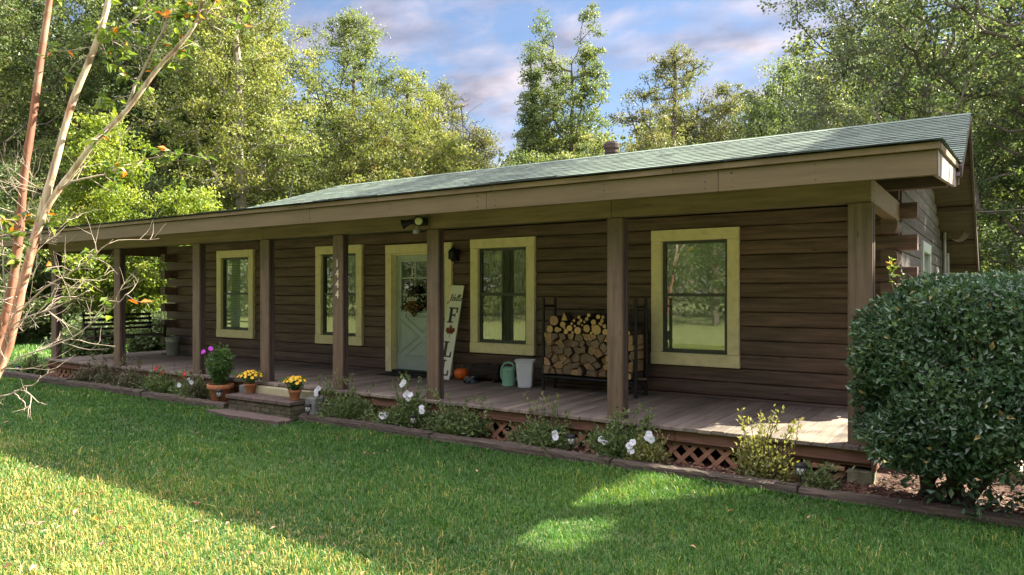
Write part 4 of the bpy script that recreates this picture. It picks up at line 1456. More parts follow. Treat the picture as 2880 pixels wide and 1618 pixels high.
# ------------------------------------------------------------------ shrubs, flowers, potted plants
m_stem = M('woody_stem', (.085, .062, .045), rough=.85, var=.35, scale=(8, 8, 3), bump=.3)
m_gstem = M('green_stem', (.09, .13, .045), rough=.7, var=.25)
m_petal_w = leaf_mat('white_petal', [(0, (.52, .54, .60)), (1, (.70, .71, .75))], trans=.25, tcol=.9)
m_petal_r = leaf_mat('red_petal', [(0, (.42, .02, .02)), (1, (.62, .05, .035))], trans=.2, tcol=1.0)
m_petal_m = leaf_mat('magenta_petal', [(0, (.38, .02, .42)), (1, (.52, .05, .55))], trans=.2, tcol=1.0)
m_petal_y = leaf_mat('yellow_petal', [(0, (.62, .30, .01)), (.5, (.78, .48, .015)), (1, (.85, .62, .03))], trans=.2, tcol=1.0)
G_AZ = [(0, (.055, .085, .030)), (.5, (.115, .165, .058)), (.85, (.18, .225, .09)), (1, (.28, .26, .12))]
m_az = leaf_mat('azalea_leaf', G_AZ, trans=.28)
m_az2 = leaf_mat('pale_azalea_leaf', [(0, (.11, .125, .04)), (.5, (.21, .22, .075)), (1, (.34, .31, .13))], trans=.3)
m_herb = leaf_mat('dull_herb_leaf', [(0, (.060, .066, .038)), (.5, (.105, .112, .060)), (1, (.19, .16, .10))], trans=.2)
m_lush = leaf_mat('fresh_green_leaf', [(0, (.04, .085, .025)), (.6, (.085, .17, .045)), (1, (.16, .24, .07))], trans=.3)


def flower_mesh(r, npet, mat, seed, cup=.25):
    q = np.random.default_rng(seed)
    V = []; F = []; b = 0
    for i in range(npet):
        a = 2 * PI * i / npet + q.uniform(-.12, .12)
        w = r * (.95 if npet <= 6 else .5)
        pts = []
        for (u, ww) in ((.08, .12), (.45, .75), (.8, 1.0), (1.0, .55)):
            h = cup * r * math.sin(u * 1.5) - .12 * r * u * u
            for s in (-1, 1):
                rr = r * u * q.uniform(.94, 1.04); sd_ = s * ww * w * .5
                pts.append((rr * math.cos(a) - sd_ * math.sin(a), rr * math.sin(a) + sd_ * math.cos(a), h + q.uniform(-.04, .04) * r))
        V += pts
        for k in range(3):
            F.append((b + 2 * k, b + 2 * k + 1, b + 2 * k + 3, b + 2 * k + 2))
        b += 8
    return np_mesh('flower', V, [i for f in F for i in f], [4] * len(F), [mat], None, q.random(len(V)), True)


def add_flower(parent, loc, me, facing=(0.2, -.9, .35), spin=0.0, name='flower'):
    o = link_mesh(name, me, parent, loc)
    q = Vector(facing).normalized().to_track_quat('Z', 'Y')
    o.rotation_euler = (q.to_matrix() @ Matrix.Rotation(spin, 3, 'Z')).to_euler()
    return o


WF = [flower_mesh(.039, 5, m_petal_w, s) for s in (1, 2, 3)]
RF = [flower_mesh(.03, 12, m_petal_r, s, .5) for s in (4, 5)]
MF = [flower_mesh(.036, 9, m_petal_m, s, .1) for s in (6, 7)]
YF = [flower_mesh(.028, 14, m_petal_y, s, .35) for s in (8, 9, 10)]
BUD = None


def shrub(name, loc, lab, cat, group, w, d, h, nleaf, ls, mat, sprigs=6, tall=.25, flowers=(), seed=0, flo=None, stemc=None, dens=1.0, asp=.5, low=.0):
    """rounded, many-stemmed shrub: leafy shoots fill an uneven dome; a few bare-ish sprigs stand above it"""
    q = np.random.default_rng(seed + 100)
    t = thing(name, lab, cat, loc, 0, group)
    sb = MB()
    P = []; D = []
    nleaf = int(nleaf * 2.3); ls = ls * 1.04; h *= 1.12
    nsh = max(16, int(nleaf / 34))
    for i in range(nsh):
        # shoot end in a lumpy half-ellipsoid
        a = q.uniform(0, 2 * PI); rr = q.random() ** .5; hh = q.uniform(.25, 1.0)
        lump = 1 + .28 * math.sin(3 * a + seed) + .2 * math.sin(7 * a + seed * 2)
        ex = .5 * w * rr * lump * math.cos(a); ey = .5 * d * rr * lump * math.sin(a)
        ez = h * hh * (1 - .55 * rr ** 2) * q.uniform(.75, 1.1) + low
        if i < sprigs:
            rr = 1.2 * q.random() ** .5; ex = .5 * w * rr * math.cos(a); ey = .5 * d * rr * math.sin(a); ez = h * q.uniform(.75, 1.0) + tall * q.uniform(.1, 1.0) * (1 - .3 * rr)
        bx, by = ex * .25 + q.normal(0, .02), ey * .25 + q.normal(0, .02)
        mx_ = (bx + ex) / 2 + q.normal(0, .03); my = (by + ey) / 2 + q.normal(0, .03); mz = ez * .55
        if i % 2 == 0 or i < sprigs:
            sb.tube([(bx, by, -.02), (mx_, my, mz), (ex, ey, ez)], [.006, .004, .0018], 4, cap=False)
        n = int(nleaf / nsh)
        if i < sprigs: n = int(n * .55)
        u = q.random(n) ** .6
        if i < sprigs: u = .35 + .65 * q.random(n) ** .5
        p0 = np.array([bx, by, 0]); p1 = np.array([mx_, my, mz]); p2 = np.array([ex, ey, ez])
        pts = ((1 - u) ** 2)[:, None] * p0 + (2 * u * (1 - u))[:, None] * p1 + (u ** 2)[:, None] * p2
        pts += q.normal(0, .016 if i < sprigs else .048, (n, 3))
        dd = q.normal(size=(n, 3)); dd[:, 2] = np.abs(dd[:, 2]) * .7 + .2
        dd += (p2 - p0) / (np.linalg.norm(p2 - p0) + 1e-6) * .8
        P.append(pts); D.append(dd)
    P = np.concatenate(P); D = np.concatenate(D)
    n = len(P)
    P[:, 2] = np.maximum(P[:, 2], .012)
    ln = q.uniform(.7, 1.3, n) * ls
    clump = .5 + .5 * np.sin(P[:, 0] * 17 + seed) * np.sin(P[:, 1] * 19 + 2) * np.sin(P[:, 2] * 15)
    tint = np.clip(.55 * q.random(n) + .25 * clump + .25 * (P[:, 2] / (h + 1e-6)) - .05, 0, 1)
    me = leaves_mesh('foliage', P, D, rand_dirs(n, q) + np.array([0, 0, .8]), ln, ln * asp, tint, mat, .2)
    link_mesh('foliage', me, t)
    sb.build('stems', stemc or m_stem, t)
    for j, (fx, fy, fz) in enumerate(flowers):
        add_flower(t, (fx - loc[0], fy - loc[1], fz - loc[2]), flo[j % len(flo)], (q.uniform(.1, .6), -1, q.uniform(.0, .6)), q.uniform(0, 3))
    return t


SG = 'shrubs planted along the front of the porch'
B0 = -.39
shrub('low_herb', (-15.15, 7.34, B0), 'dull feathery plant at the far left end of the bed', 'plant', SG, .7, .40, .26, 700, .05, m_herb, 6, .25, seed=1)
shrub('low_herb', (-14.3, 7.34, B0), 'grey green plant with thin seed stalks in front of the second post from the left', 'plant', SG, .9, .42, .36, 1100, .05, m_herb, 9, .40, seed=2)
shrub('low_herb', (-13.4, 7.34, B0), 'broad low leafy plant left of the red flowers', 'plant', SG, 1.0, .42, .34, 1200, .05, m_herb, 7, .30, seed=3)
shrub('geranium', (-12.45, 7.33, B0), 'green plant with two red flower heads at the deck edge', 'plant', SG, .95, .42, .36, 1300, .055, m_az, 4, .12,
      [(-12.52, 7.26, .07), (-12.47, 7.25, .09), (-12.55, 7.28, .05), (-12.33, 7.25, -.01), (-12.29, 7.26, .02)], 4, RF)
shrub('geranium', (-11.55, 7.33, B0), 'bushy plant with one red flower head left of the big terracotta pot', 'plant', SG, .95, .42, .33, 1400, .055, m_az, 5, .22,
      [(-11.62, 7.24, .03), (-11.58, 7.23, .05), (-11.64, 7.25, .00)], 5, RF)
shrub('white_wildflower', (-11.25, 7.22, B0), 'small plant with tiny white blooms beside the terracotta pot', 'plant', SG, .45, .28, .30, 420, .05, m_herb, 6, .18,
      [(-11.3, 7.12, -.04), (-11.22, 7.12, -.07), (-11.55, 7.1, -.14)], 6, WF)
shrub('flowering_shrub', (-8.12, 7.36, B0), 'thin sprigged shrub with one white bloom right of the steps', 'shrub', SG, .42, .28, .36, 300, .045, m_az, 8, .32, [(-8.25, 7.2, .0), (-8.21, 7.21, .04), (-8.24, 7.19, -.04)], 7, WF)
shrub('azalea_shrub', (-7.72, 7.33, B0), 'dense low green shrub between the steps and the third post from the right', 'shrub', SG, .95, .46, .36, 2100, .046, m_az, 7, .42, seed=8)
shrub('flowering_shrub', (-6.52, 7.34, B0), 'tall shrub with large white blooms in front of the post beside the door', 'shrub', SG, .62, .40, .50, 1500, .05, m_az, 10, .30,
      [(-6.54, 7.16, .22), (-6.50, 7.15, .26), (-6.46, 7.14, .09), (-6.42, 7.15, .05), (-6.38, 7.14, .10), (-6.43, 7.13, .12), (-6.20, 7.16, -.10), (-6.22, 7.18, -.06)], 9, WF)
shrub('flowering_shrub', (-6.92, 7.26, B0), 'low plant with a pair of white blooms under the pumpkin', 'shrub', SG, .40, .28, .18, 380, .045, m_az, 4, .12, [(-6.89, 7.13, -.21), (-6.86, 7.13, -.23), (-6.80, 7.13, -.19), (-6.82, 7.14, -.22)], 10, WF)
shrub('azalea_shrub', (-5.72, 7.33, B0), 'sprigged green shrub under the watering can', 'shrub', SG, .88, .44, .34, 1700, .05, m_az, 9, .34, seed=11)
shrub('azalea_shrub', (-4.42, 7.33, B0), 'sprigged green shrub with one white bloom behind a solar light', 'shrub', SG, .84, .44, .32, 1600, .05, m_az, 9, .38, [(-4.20, 7.15, -.17), (-4.19, 7.14, -.21)], 12, WF)
shrub('flowering_shrub', (-3.45, 7.32, B0), 'green shrub with several white blooms in front of the second post from the right', 'shrub', SG, .80, .44, .38, 1900, .05, m_az, 9, .30,
      [(-3.60, 7.12, -.16), (-3.56, 7.11, -.18), (-3.26, 7.10, -.19), (-3.22, 7.10, -.15), (-3.24, 7.10, -.24), (-3.06, 7.12, -.08), (-3.02, 7.12, -.10), (-3.05, 7.13, -.05)], 13, WF)
shrub('azalea_shrub', (-3.12, 7.23, B0), 'small pale yellow green shrub catching the sun at the edging', 'shrub', SG, .45, .26, .26, 520, .04, m_az2, 3, .12, seed=14)
shrub('azalea_shrub', (-1.93, 7.30, B0), 'sunlit sprawling yellow green shrub near the right end of the lattice', 'shrub', SG, .60, .40, .44, 1100, .045, m_az2, 12, .42, seed=15)
shrub('azalea_shrub', (-1.42, 7.24, B0), 'tiny sprig plant in front of the tilted lattice at the right end', 'shrub', SG, .36, .24, .16, 200, .045, m_az, 4, .16, seed=16)
shrub('low_herb', (-17.75, 7.45, -.41), 'broad leaved dark plant beyond the left end of the deck', 'plant', SG, .5, .4, .3, 300, .09, m_az, 3, .15, seed=17, asp=.6)
# bare seed stalks standing in the left bed
q = random.Random(8)
for i in range(10):
    b = MB()
    x = -14.9 + q.uniform(-.1, 3.4); y = 7.3 + q.uniform(-.08, .12); h = q.uniform(.5, .85)
    b.tube([(x, y, B0), (x + q.uniform(-.03, .03), y, B0 + h * .6), (x + q.uniform(-.06, .06), y, B0 + h)], [.004, .003, .002], 4)
    for k in range(4): b.lathe([(.001, -.010), (.008, 0), (.001, .010)], 5, c=(x + q.uniform(-.008, .008), y, B0 + h * (.62 + .1 * k)))
    tag(b.build('seed_stalk', m_stem), 'dry thin seed stalk rising from the left part of the flower bed', 'stalk', 'seed stalks in the left part of the bed')

# potted plants
m_terra = M('terracotta', (.36, .145, .065), rough=.85, var=.18, scale=(4, 4, 4), nscale=2.5, bump=.15, spots=(6, .35, (.22, .12, .07)))
m_soil = M('potting_soil', (.03, .022, .016), rough=.95, var=.3)


def pot(t, r, h):
    b = MB(); b.lathe([(r * .62, 0), (r * .66, .006), (r * .88, h * .76), (r * .90, h * .77), (r * 1.0, h * .775), (r * 1.02, h * .79), (r * 1.04, h * .985), (r * 1.02, h), (r * .93, h), (r * .90, h * .9)], 32, cap1=False)
    b.build('pot', m_terra, t, True)
    b = MB(); b.lathe([(.001, h * .90), (r * .91, h * .90)], 24, cap0=False, cap1=False); b.build('soil', m_soil, t)


t = thing('potted_plant', 'large terracotta pot of bushy greens with two magenta blooms left of the steps', 'potted plant', (-10.60, 7.24, -.395))
pot(t, .205, .33)
q = np.random.default_rng(31)
n = 2600; k = 52
ends = np.stack([q.normal(0, .15, k), q.normal(0, .13, k), q.uniform(.50, .90, k)], 1)
ends[:, 2] += .06 - .5 * (ends[:, 0] ** 2 + ends[:, 1] ** 2) * 2
sb = MB(); P = []; D = []
for e in ends:
    sb.tube([(e[0] * .3, e[1] * .3, .30), (e[0] * .7, e[1] * .7, .3 + (e[2] - .3) * .5), tuple(e)], [.007, .005, .003], 4, cap=False)
    u = q.random(n // k) ** .75
    p = np.array([0, 0, .32]) + (e - np.array([0, 0, .32])) * u[:, None] + q.normal(0, .028, (n // k, 3))
    P.append(p); dd = q.normal(size=(n // k, 3)); dd[:, 2] = dd[:, 2] * .5 + .15; D.append(dd)
P = np.concatenate(P); D = np.concatenate(D)
ln = q.uniform(.055, .10, len(P))
link_mesh('foliage', leaves_mesh('foliage', P, D, rand_dirs(len(P), q) + np.array([0, 0, 1.2]), ln, ln * .30, np.clip(q.random(len(P)) * .7 + (P[:, 2] - .4) * .5, 0, 1), m_lush, .15), t)
sb.build('stems', m_gstem, t)
for p in ((-.30, -.12, .84), (-.26, -.14, .86), (-.10, -.12, .92), (-.06, -.13, .905)):
    add_flower(t, p, MF[0] if p[0] < -.2 else MF[1], (.4, -.8, .5))


def mum(loc, lab, seed, w):
    q = np.random.default_rng(seed)
    t = thing('potted_plant', lab, 'potted plant', loc)
    pot(t, .095, .155)
    n = 420
    P = np.stack([q.normal(0, w * .27, n), q.normal(0, w * .27, n), .16 + .16 * q.random(n)], 1)
    P[:, :2] *= (.55 + .9 * (P[:, 2:3] - .16) / .16) * .8
    D = q.normal(size=(n, 3)); D[:, 2] = np.abs(D[:, 2])
    ln = q.uniform(.035, .06, n)
    link_mesh('foliage', leaves_mesh('foliage', P, D, rand_dirs(n, q), ln, ln * .5, q.random(n) * .8, m_lush, .2), t)
    sb = MB()
    for i in range(14):
        a = q.uniform(0, 2 * PI); rr = w * .5 * q.random() ** .5
        sb.tube([(0, 0, .13), (rr * math.cos(a) * .6, rr * math.sin(a) * .6, .22), (rr * math.cos(a), rr * math.sin(a), .31)], .0025, 4)
    sb.build('stems', m_gstem, t)
    for i in range(30):
        a = 2 * PI * i * .618; rr = w * .5 * math.sqrt((i + .5) / 30) * 1.05
        z = .345 - .9 * rr * rr / w + q.uniform(-.012, .012)
        add_flower(t, (rr * math.cos(a), rr * math.sin(a), z), YF[i % 3], (math.cos(a) * rr * 4 + .05, math.sin(a) * rr * 4 - .35, .9), q.uniform(0, 3))
    return t


mum((-9.80, 7.22, -.150), 'small terracotta pot of gold flowers at the left end of the step', 51, .36)
mum((-8.60, 7.10, -.150), 'small terracotta pot of bright yellow flowers at the right end of the step', 52, .30)

# the big clipped bush at the right
t = thing('clipped_bush', 'big dark glossy clipped bush hiding the right end of the porch', 'bush', (-.15, 7.3, -.40))
m_holly = leaf_mat('glossy_dark_leaf', [(0, (.027, .060, .030)), (.5, (.056, .112, .056)), (.85, (.105, .175, .082)), (.97, (.17, .22, .07)), (1, (.34, .26, .10))], trans=.2, rough=.30, spec=.6)
q = np.random.default_rng(61)
N = 66000
cx, cy, cz = .55, .05, 1.12
rx, ry, rz = 1.50, .72, .86
U = q.uniform(-1, 1, (N * 3, 3))
pn = (np.abs(U[:, 0]) ** 3.8 + np.abs(U[:, 1]) ** 2.8 + np.abs(U[:, 2]) ** 4.0) ** (1 / 3.6)
wob = 1 + .05 * np.sin(U[:, 0] * 7 + 1) * np.sin(U[:, 2] * 6) + .04 * np.sin(U[:, 1] * 11 + U[:, 2] * 5) + .03 * np.sin(U[:, 0] * 21) * np.sin(U[:, 2] * 17 + 2)
s = pn / wob
P = U * np.array([rx, ry, rz]) + np.array([cx, cy, cz])
# underside: low over the foot of the stems, drawn up to either side
foot = np.abs(P[:, 0] - (-.22))
under = np.where(P[:, 0] < -.22, .12 + .55 * np.clip(foot - .12, 0, 1), .14 + 1.1 * np.clip(foot - .22, 0, .34)) + .05 * np.sin(P[:, 0] * 13) + .04 * np.sin(P[:, 1] * 17)
keep = (s < 1) & ((s > .78) | (q.random(len(s)) < .20) | (P[:, 2] < under + .16)) & (P[:, 2] > under)
hole = np.sin(U[:, 0] * 11 + 2) * np.sin(U[:, 2] * 9 + 1) + .5 * np.sin(U[:, 1] * 10)
keep &= ~((P[:, 2] < under + .22) & (q.random(len(s)) < .45))
keep &= ~((U[:, 2] < .0) & (hole > .85) & (q.random(len(s)) < .75))
U = U[keep][:N]; P = P[keep][:N]
n = len(P)
out = U ** 3; out /= np.linalg.norm(out, axis=1, keepdims=True) + 1e-6
D = out * .55 + q.normal(size=(n, 3)) * .75; D[:, 2] += .25
ln = q.uniform(.040, .076, n)
tint = np.clip(.5 * q.random(n) + .25 + .18 * np.sin(P[:, 0] * 6) * np.sin(P[:, 2] * 7 + P[:, 1] * 4), 0, .97)
tint = np.where(q.random(n) < .012, 1.0, tint)
link_mesh('foliage', leaves_mesh('foliage', P, D, out + q.normal(size=(n, 3)) * .6, ln, ln * .52, tint, m_holly, .22), t)
sb = MB()
rs = random.Random(9); STEMP = []
for i in range(9):
    bx = rs.uniform(-.42, .05) - .05; by = rs.uniform(-.18, .15)
    if i < 4: ex, ez = bx + rs.uniform(-.55, -.1), 1.0
    else: ex, ez = bx + rs.uniform(.2, 1.3), rs.uniform(.9, 1.2)
    my = by + rs.uniform(-.15, .15)
    P3 = [(bx, by, -.05), (bx + (ex - bx) * .22, by, .22), (bx + (ex - bx) * .6, my, .58), (ex, my * 1.5, ez)]
    sb.tube(P3, [.045, .036, .026, .012], 8); STEMP.append(P3)
    for k in range(6):
        a = Vector(P3[2]).lerp(Vector(P3[3]), rs.random()); e = a + Vector((rs.uniform(-.4, .4), rs.uniform(-.4, .4), rs.uniform(-.1, .35)))
        sb.tube([a, a.lerp(e, .5) + Vector((rs.uniform(-.04, .04), 0, .03)), e], [.010, .007, .003], 5)
for i in range(45):
    P3 = rs.choice(STEMP); k = rs.choice((1, 2)); a = Vector(P3[k]).lerp(Vector(P3[k + 1]), rs.random())
    e = a + Vector((rs.uniform(-.3, .3), rs.uniform(-.4, .2), rs.uniform(-.1, .3)))
    sb.tube([a, e], [.006, .002], 4)
# stray shoots standing out of the clipped faces
SP = []; SD = []
for i in range(34):
    x = rs.uniform(-.85, 1.9); top = rs.random() < .65
    p = Vector((x, rs.uniform(-.55, .5) if top else -.62, 1.86 + rs.uniform(-.05, .04) if top else rs.uniform(.5, 1.7)))
    e = p + (Vector((rs.uniform(-.05, .05), rs.uniform(-.05, .03), rs.uniform(.07, .20))) if top else Vector((rs.uniform(-.06, .06), rs.uniform(-.14, -.05), rs.uniform(.0, .10))))
    sh = MB(); sh.tube([p, p.lerp(e, .6), e], [.003, .0025, .0015], 4); sh.build('shoot', m_gstem, t)
    for k in range(9):
        SP.append(p.lerp(e, rs.uniform(.2, 1.0))); SD.append((rs.gauss(0, 1), rs.gauss(0, 1), abs(rs.gauss(0, .7))))
SP = np.array([tuple(v) for v in SP]); SD = np.array(SD); n = len(SP); ln = q.uniform(.03, .055, n)
link_mesh('shoot_leaves', leaves_mesh('shoot_leaves', SP, SD, rand_dirs(n, q), ln, ln * .5, q.uniform(.5, .96, n), m_holly, .2), t)
sb.build('stems', M('dark_bush_stem', (.05, .038, .03), rough=.9, var=.3, bump=.4), t)
# suckers with larger leaves at the foot
n = 240
P = np.stack([q.normal(.0, .28, n), q.normal(-.15, .14, n), q.uniform(.02, .42, n)], 1)
D = q.normal(size=(n, 3)); ln = q.uniform(.06, .11, n)
link_mesh('sucker_leaves', leaves_mesh('sucker_leaves', P, D, rand_dirs(n, q), ln, ln * .5, q.random(n) * .9, m_holly, .2), t)
# a shoot that escaped the clipping
sb = MB(); sb.tube([(-.62, -.1, 1.85), (-.66, -.1, 2.0), (-.63, -.1, 2.13)], .004, 5); sb.build('shoot', m_gstem, t)
n = 26
P = np.stack([np.full(n, -.64) + q.normal(0, .012, n), np.full(n, -.1), q.uniform(1.92, 2.14, n)], 1); D = q.normal(size=(n, 3)); D[:, 2] = abs(D[:, 2]); ln = q.uniform(.035, .055, n)
link_mesh('shoot_leaves', leaves_mesh('shoot_leaves', P, D, rand_dirs(n, q), ln, ln * .5, q.random(n), leaf_mat('young_leaf', [(0, (.12, .2, .03)), (.8, (.25, .32, .05)), (1, (.5, .2, .03))], trans=.4)), t)

# ------------------------------------------------------------------ crape myrtle in the left foreground
CM = {
'A': [(-7.36, 2.42, -0.46), (-7.14, 2.56, 0.40), (-6.97, 2.68, 1.10), (-6.92, 2.7, 1.24), (-6.87, 2.74, 1.56), (-6.83, 2.77, 1.99), (-6.79, 2.79, 2.44), (-6.74, 2.83, 2.89), (-6.68, 2.87, 3.43), (-6.62, 2.91, 3.9), (-6.5, 2.95, 4.6), (-6.35, 3.0, 5.3)],
'B': [(-7.32, 2.27, -0.46), (-7.08, 2.42, 0.14), (-6.89, 2.55, 0.62), (-6.76, 2.63, 0.93), (-6.69, 2.68, 1.24), (-6.65, 2.71, 1.48), (-6.58, 2.75, 1.76), (-6.51, 2.8, 2.1), (-6.43, 2.86, 2.46), (-6.35, 2.96, 3.0), (-6.21, 3.06, 3.43), (-6.12, 3.12, 3.77), (-6.0, 3.2, 4.5), (-5.9, 3.3, 5.2)],
'C': [(-6.56, 2.765, 1.86), (-6.48, 2.82, 2.12), (-6.36, 2.9, 2.34), (-6.3, 2.94, 2.43), (-6.09, 3.02, 2.67), (-5.88, 3.16, 2.92), (-5.67, 3.3, 3.26), (-5.51, 3.41, 3.47), (-5.41, 3.47, 3.63), (-5.37, 3.51, 3.84), (-5.2, 3.6, 4.4)],
'D': [(-5.88, 3.16, 2.92), (-5.82, 3.2, 3.12), (-5.73, 3.26, 3.33), (-5.65, 3.32, 3.55), (-5.58, 3.37, 3.76)],
'E': [(-5.43, 3.47, 3.61), (-5.34, 3.52, 3.7), (-5.22, 3.6, 3.95)],
'F': [(-6.76, 2.61, 0.80), (-6.45, 2.54, 0.88), (-6.32, 2.63, 0.96), (-6.17, 2.73, 1.02), (-6.01, 2.84, 1.11), (-5.91, 2.9, 1.2), (-5.81, 2.97, 1.3), (-5.73, 3.02, 1.37), (-5.68, 3.06, 1.43)],
'G': [(-6.46, 2.84, 2.22), (-6.33, 2.92, 2.33), (-6.24, 2.98, 2.37), (-6.14, 3.11, 2.42), (-6.0, 3.2, 2.48), (-5.84, 3.31, 2.54), (-5.61, 3.46, 2.61)],
'H': [(-6.21, 3.06, 3.43), (-6.08, 3.15, 3.6), (-5.95, 3.23, 3.67), (-5.85, 3.3, 3.8), (-5.7, 3.4, 4.1)],
'I': [(-6.66, 2.69, 1.28), (-6.48, 2.76, 1.43), (-6.31, 2.87, 1.57), (-6.19, 2.95, 1.65), (-6.09, 3.02, 1.76), (-5.98, 3.1, 1.87)],
'J': [(-6.70, 2.67, 1.14), (-6.52, 2.61, 1.19), (-6.37, 2.72, 1.28), (-6.2, 2.83, 1.35), (-6.08, 2.91, 1.43), (-6.01, 2.95, 1.46)],
'K': [(-6.95, 2.5, 0.42), (-6.6, 2.42, 0.55), (-6.39, 2.46, 0.64), (-6.32, 2.5, 0.66), (-6.28, 2.53, 0.69), (-6.23, 2.56, 0.72), (-6.17, 2.61, 0.74), (-6.13, 2.63, 0.8)],
'K2': [(-6.28, 2.53, 0.69), (-6.23, 2.56, 0.68), (-6.19, 2.59, 0.65), (-6.14, 2.62, 0.6), (-6.09, 2.66, 0.58)],
'K3': [(-6.31, 2.52, 0.68), (-6.27, 2.54, 0.63), (-6.23, 2.56, 0.6), (-6.23, 2.56, 0.55), (-6.25, 2.55, 0.52)],
'L': [(-6.92, 2.7, 1.30), (-6.94, 2.69, 1.64), (-6.95, 2.69, 1.86), (-6.96, 2.68, 2.07)]}
RAD = {'A': (.045, .021), 'B': (.050, .017), 'C': (.029, .011), 'D': (.013, .006), 'E': (.010, .005), 'F': (.0075, .0028), 'G': (.010, .003), 'H': (.011, .004), 'I': (.008, .003), 'J': (.007, .003), 'K': (.0075, .003), 'K2': (.0045, .0018), 'K3': (.0045, .0018), 'L': (.008, .003)}
t = thing('crape_myrtle', 'slender multi stemmed tree with peeling red brown bark and bare twigs in the left foreground', 'tree', (-7.3, 2.35, -.42))
CL = (-7.3, 2.35, -.42)


def bark_mat(name, red):
    m, tr, out = new_mat(name)
    N = tr.nodes.new; L = tr.links.new
    p = N('ShaderNodeBsdfPrincipled'); p.inputs['Roughness'].default_value = .55; p.inputs['Specular IOR Level'].default_value = .3
    co = N('ShaderNodeTexCoord'); ma = N('ShaderNodeMapping'); ma.inputs['Scale'].default_value = (9, 9, 1.6); L(co.outputs['Object'], ma.inputs[0])
    no = N('ShaderNodeTexNoise'); no.inputs['Scale'].default_value = 1.6; no.inputs['Detail'].default_value = 8; L(ma.outputs[0], no.inputs['Vector'])
    rp = N('ShaderNodeValToRGB'); e = rp.color_ramp.elements
    if red:
        cols = [(.30, (.16, .075, .050)), (.47, (.28, .135, .088)), (.58, (.38, .235, .165)), (.68, (.52, .44, .36))]
    else:
        cols = [(.32, (.20, .13, .085)), (.45, (.36, .27, .19)), (.58, (.50, .42, .33)), (.70, (.34, .17, .10))]
    while len(e) < 4: e.new(.5)
    for k, (a, c) in zip(e, cols): k.position = a; k.color = (*c, 1)
    L(no.outputs['Fac'], rp.inputs[0]); L(rp.outputs[0], p.inputs['Base Color'])
    bu = N('ShaderNodeBump'); bu.inputs['Strength'].default_value = .35; bu.inputs['Distance'].default_value = .01; L(no.outputs['Fac'], bu.inputs['Height']); L(bu.outputs[0], p.inputs['Normal'])
    L(p.outputs[0], out.inputs[0])
    return m


m_bark_r = bark_mat('red_peeling_bark', True)
m_bark_d = M('dark_red_bark', (.20, .085, .052), rough=.6, var=.35, scale=(9, 9, 1.4), nscale=1.8, bump=.3, spots=(5, .6, (.33, .22, .16)))
m_bark_t = bark_mat('pale_tan_bark', False)
m_twig = M('pale_twig', (.30, .245, .195), rough=.7, var=.3, scale=(6, 6, 6))


def smooth_path(P, k=4):
    P = [Vector(p) for p in P]; R = []
    for i in range(len(P) - 1):
        p0 = P[max(i - 1, 0)]; p1 = P[i]; p2 = P[i + 1]; p3 = P[min(i + 2, len(P) - 1)]
        for j in range(k):
            u = j / k
            R.append(.5 * ((2 * p1) + (p2 - p0) * u + (2 * p0 - 5 * p1 + 4 * p2 - p3) * u * u + (3 * p1 - p0 - 3 * p2 + p3) * u ** 3))
    R.append(P[-1])
    return R


rq = random.Random(21)
for key, part, mat in (('A', 'stem', m_bark_d), ('B', 'stem', m_bark_r), ('C', 'limb', m_bark_t)):
    b = MB()
    P = smooth_path(CM[key]); r0, r1 = RAD[key]; n = len(P)
    rr = [r0 + (r1 - r0) * (i / (n - 1)) ** .9 for i in range(n)]
    rr = [x * rq.uniform(.94, 1.07) for x in rr]
    if key == 'B':
        cut = int(n * .52)
        b.tube(P[:cut + 1], rr[:cut + 1], 12); b.mi = 1; b.tube(P[cut:], rr[cut:], 12)
        b.build(part, [m_bark_r, m_bark_t], t, True, off=CL)
    else:
        b.tube(P, rr, 12); b.build(part, mat, t, True, off=CL)
tw = MB()
tips = []
tw_starts = []
for key in ('D', 'E', 'F', 'G', 'H', 'I', 'J', 'K', 'K2', 'K3', 'L'):
    P = smooth_path(CM[key], 3); r0, r1 = RAD[key]; n = len(P)
    P = [p + Vector((rq.uniform(-.006, .006), rq.uniform(-.006, .006), rq.uniform(-.006, .006))) if 0 < i < n - 1 else p for i, p in enumerate(P)]
    tw.tube(P, [r0 + (r1 - r0) * i / (n - 1) for i in range(n)], 6)
    tw_starts.append((key, P, r1))


def twig(p, d, L, r, lev):
    P = [p]; q = p.copy(); d = d.normalized(); n = 5
    for i in range(n):
        d = (d + Vector((rq.gauss(0, .16), rq.gauss(0, .16), rq.gauss(.03, .14)))).normalized()
        q = q + d * (L / n); P.append(q.copy())
    tw.tube(P, [r * (1 - .75 * i / n) for i in range(n + 1)], 5)
    tips.append((P[-1], d, lev))
    if lev > 0:
        for i in range(rq.randint(2, 4)):
            k = rq.randint(1, n - 1)
            dd = (P[k + 1] - P[k]).normalized()
            o = dd.orthogonal().normalized(); o.rotate(Matrix.Rotation(rq.uniform(0, 2 * PI), 3, dd))
            twig(P[k], dd * .75 + o * .75 + Vector((0, 0, .15)), L * rq.uniform(.30, .55), r * .6, lev - 1)


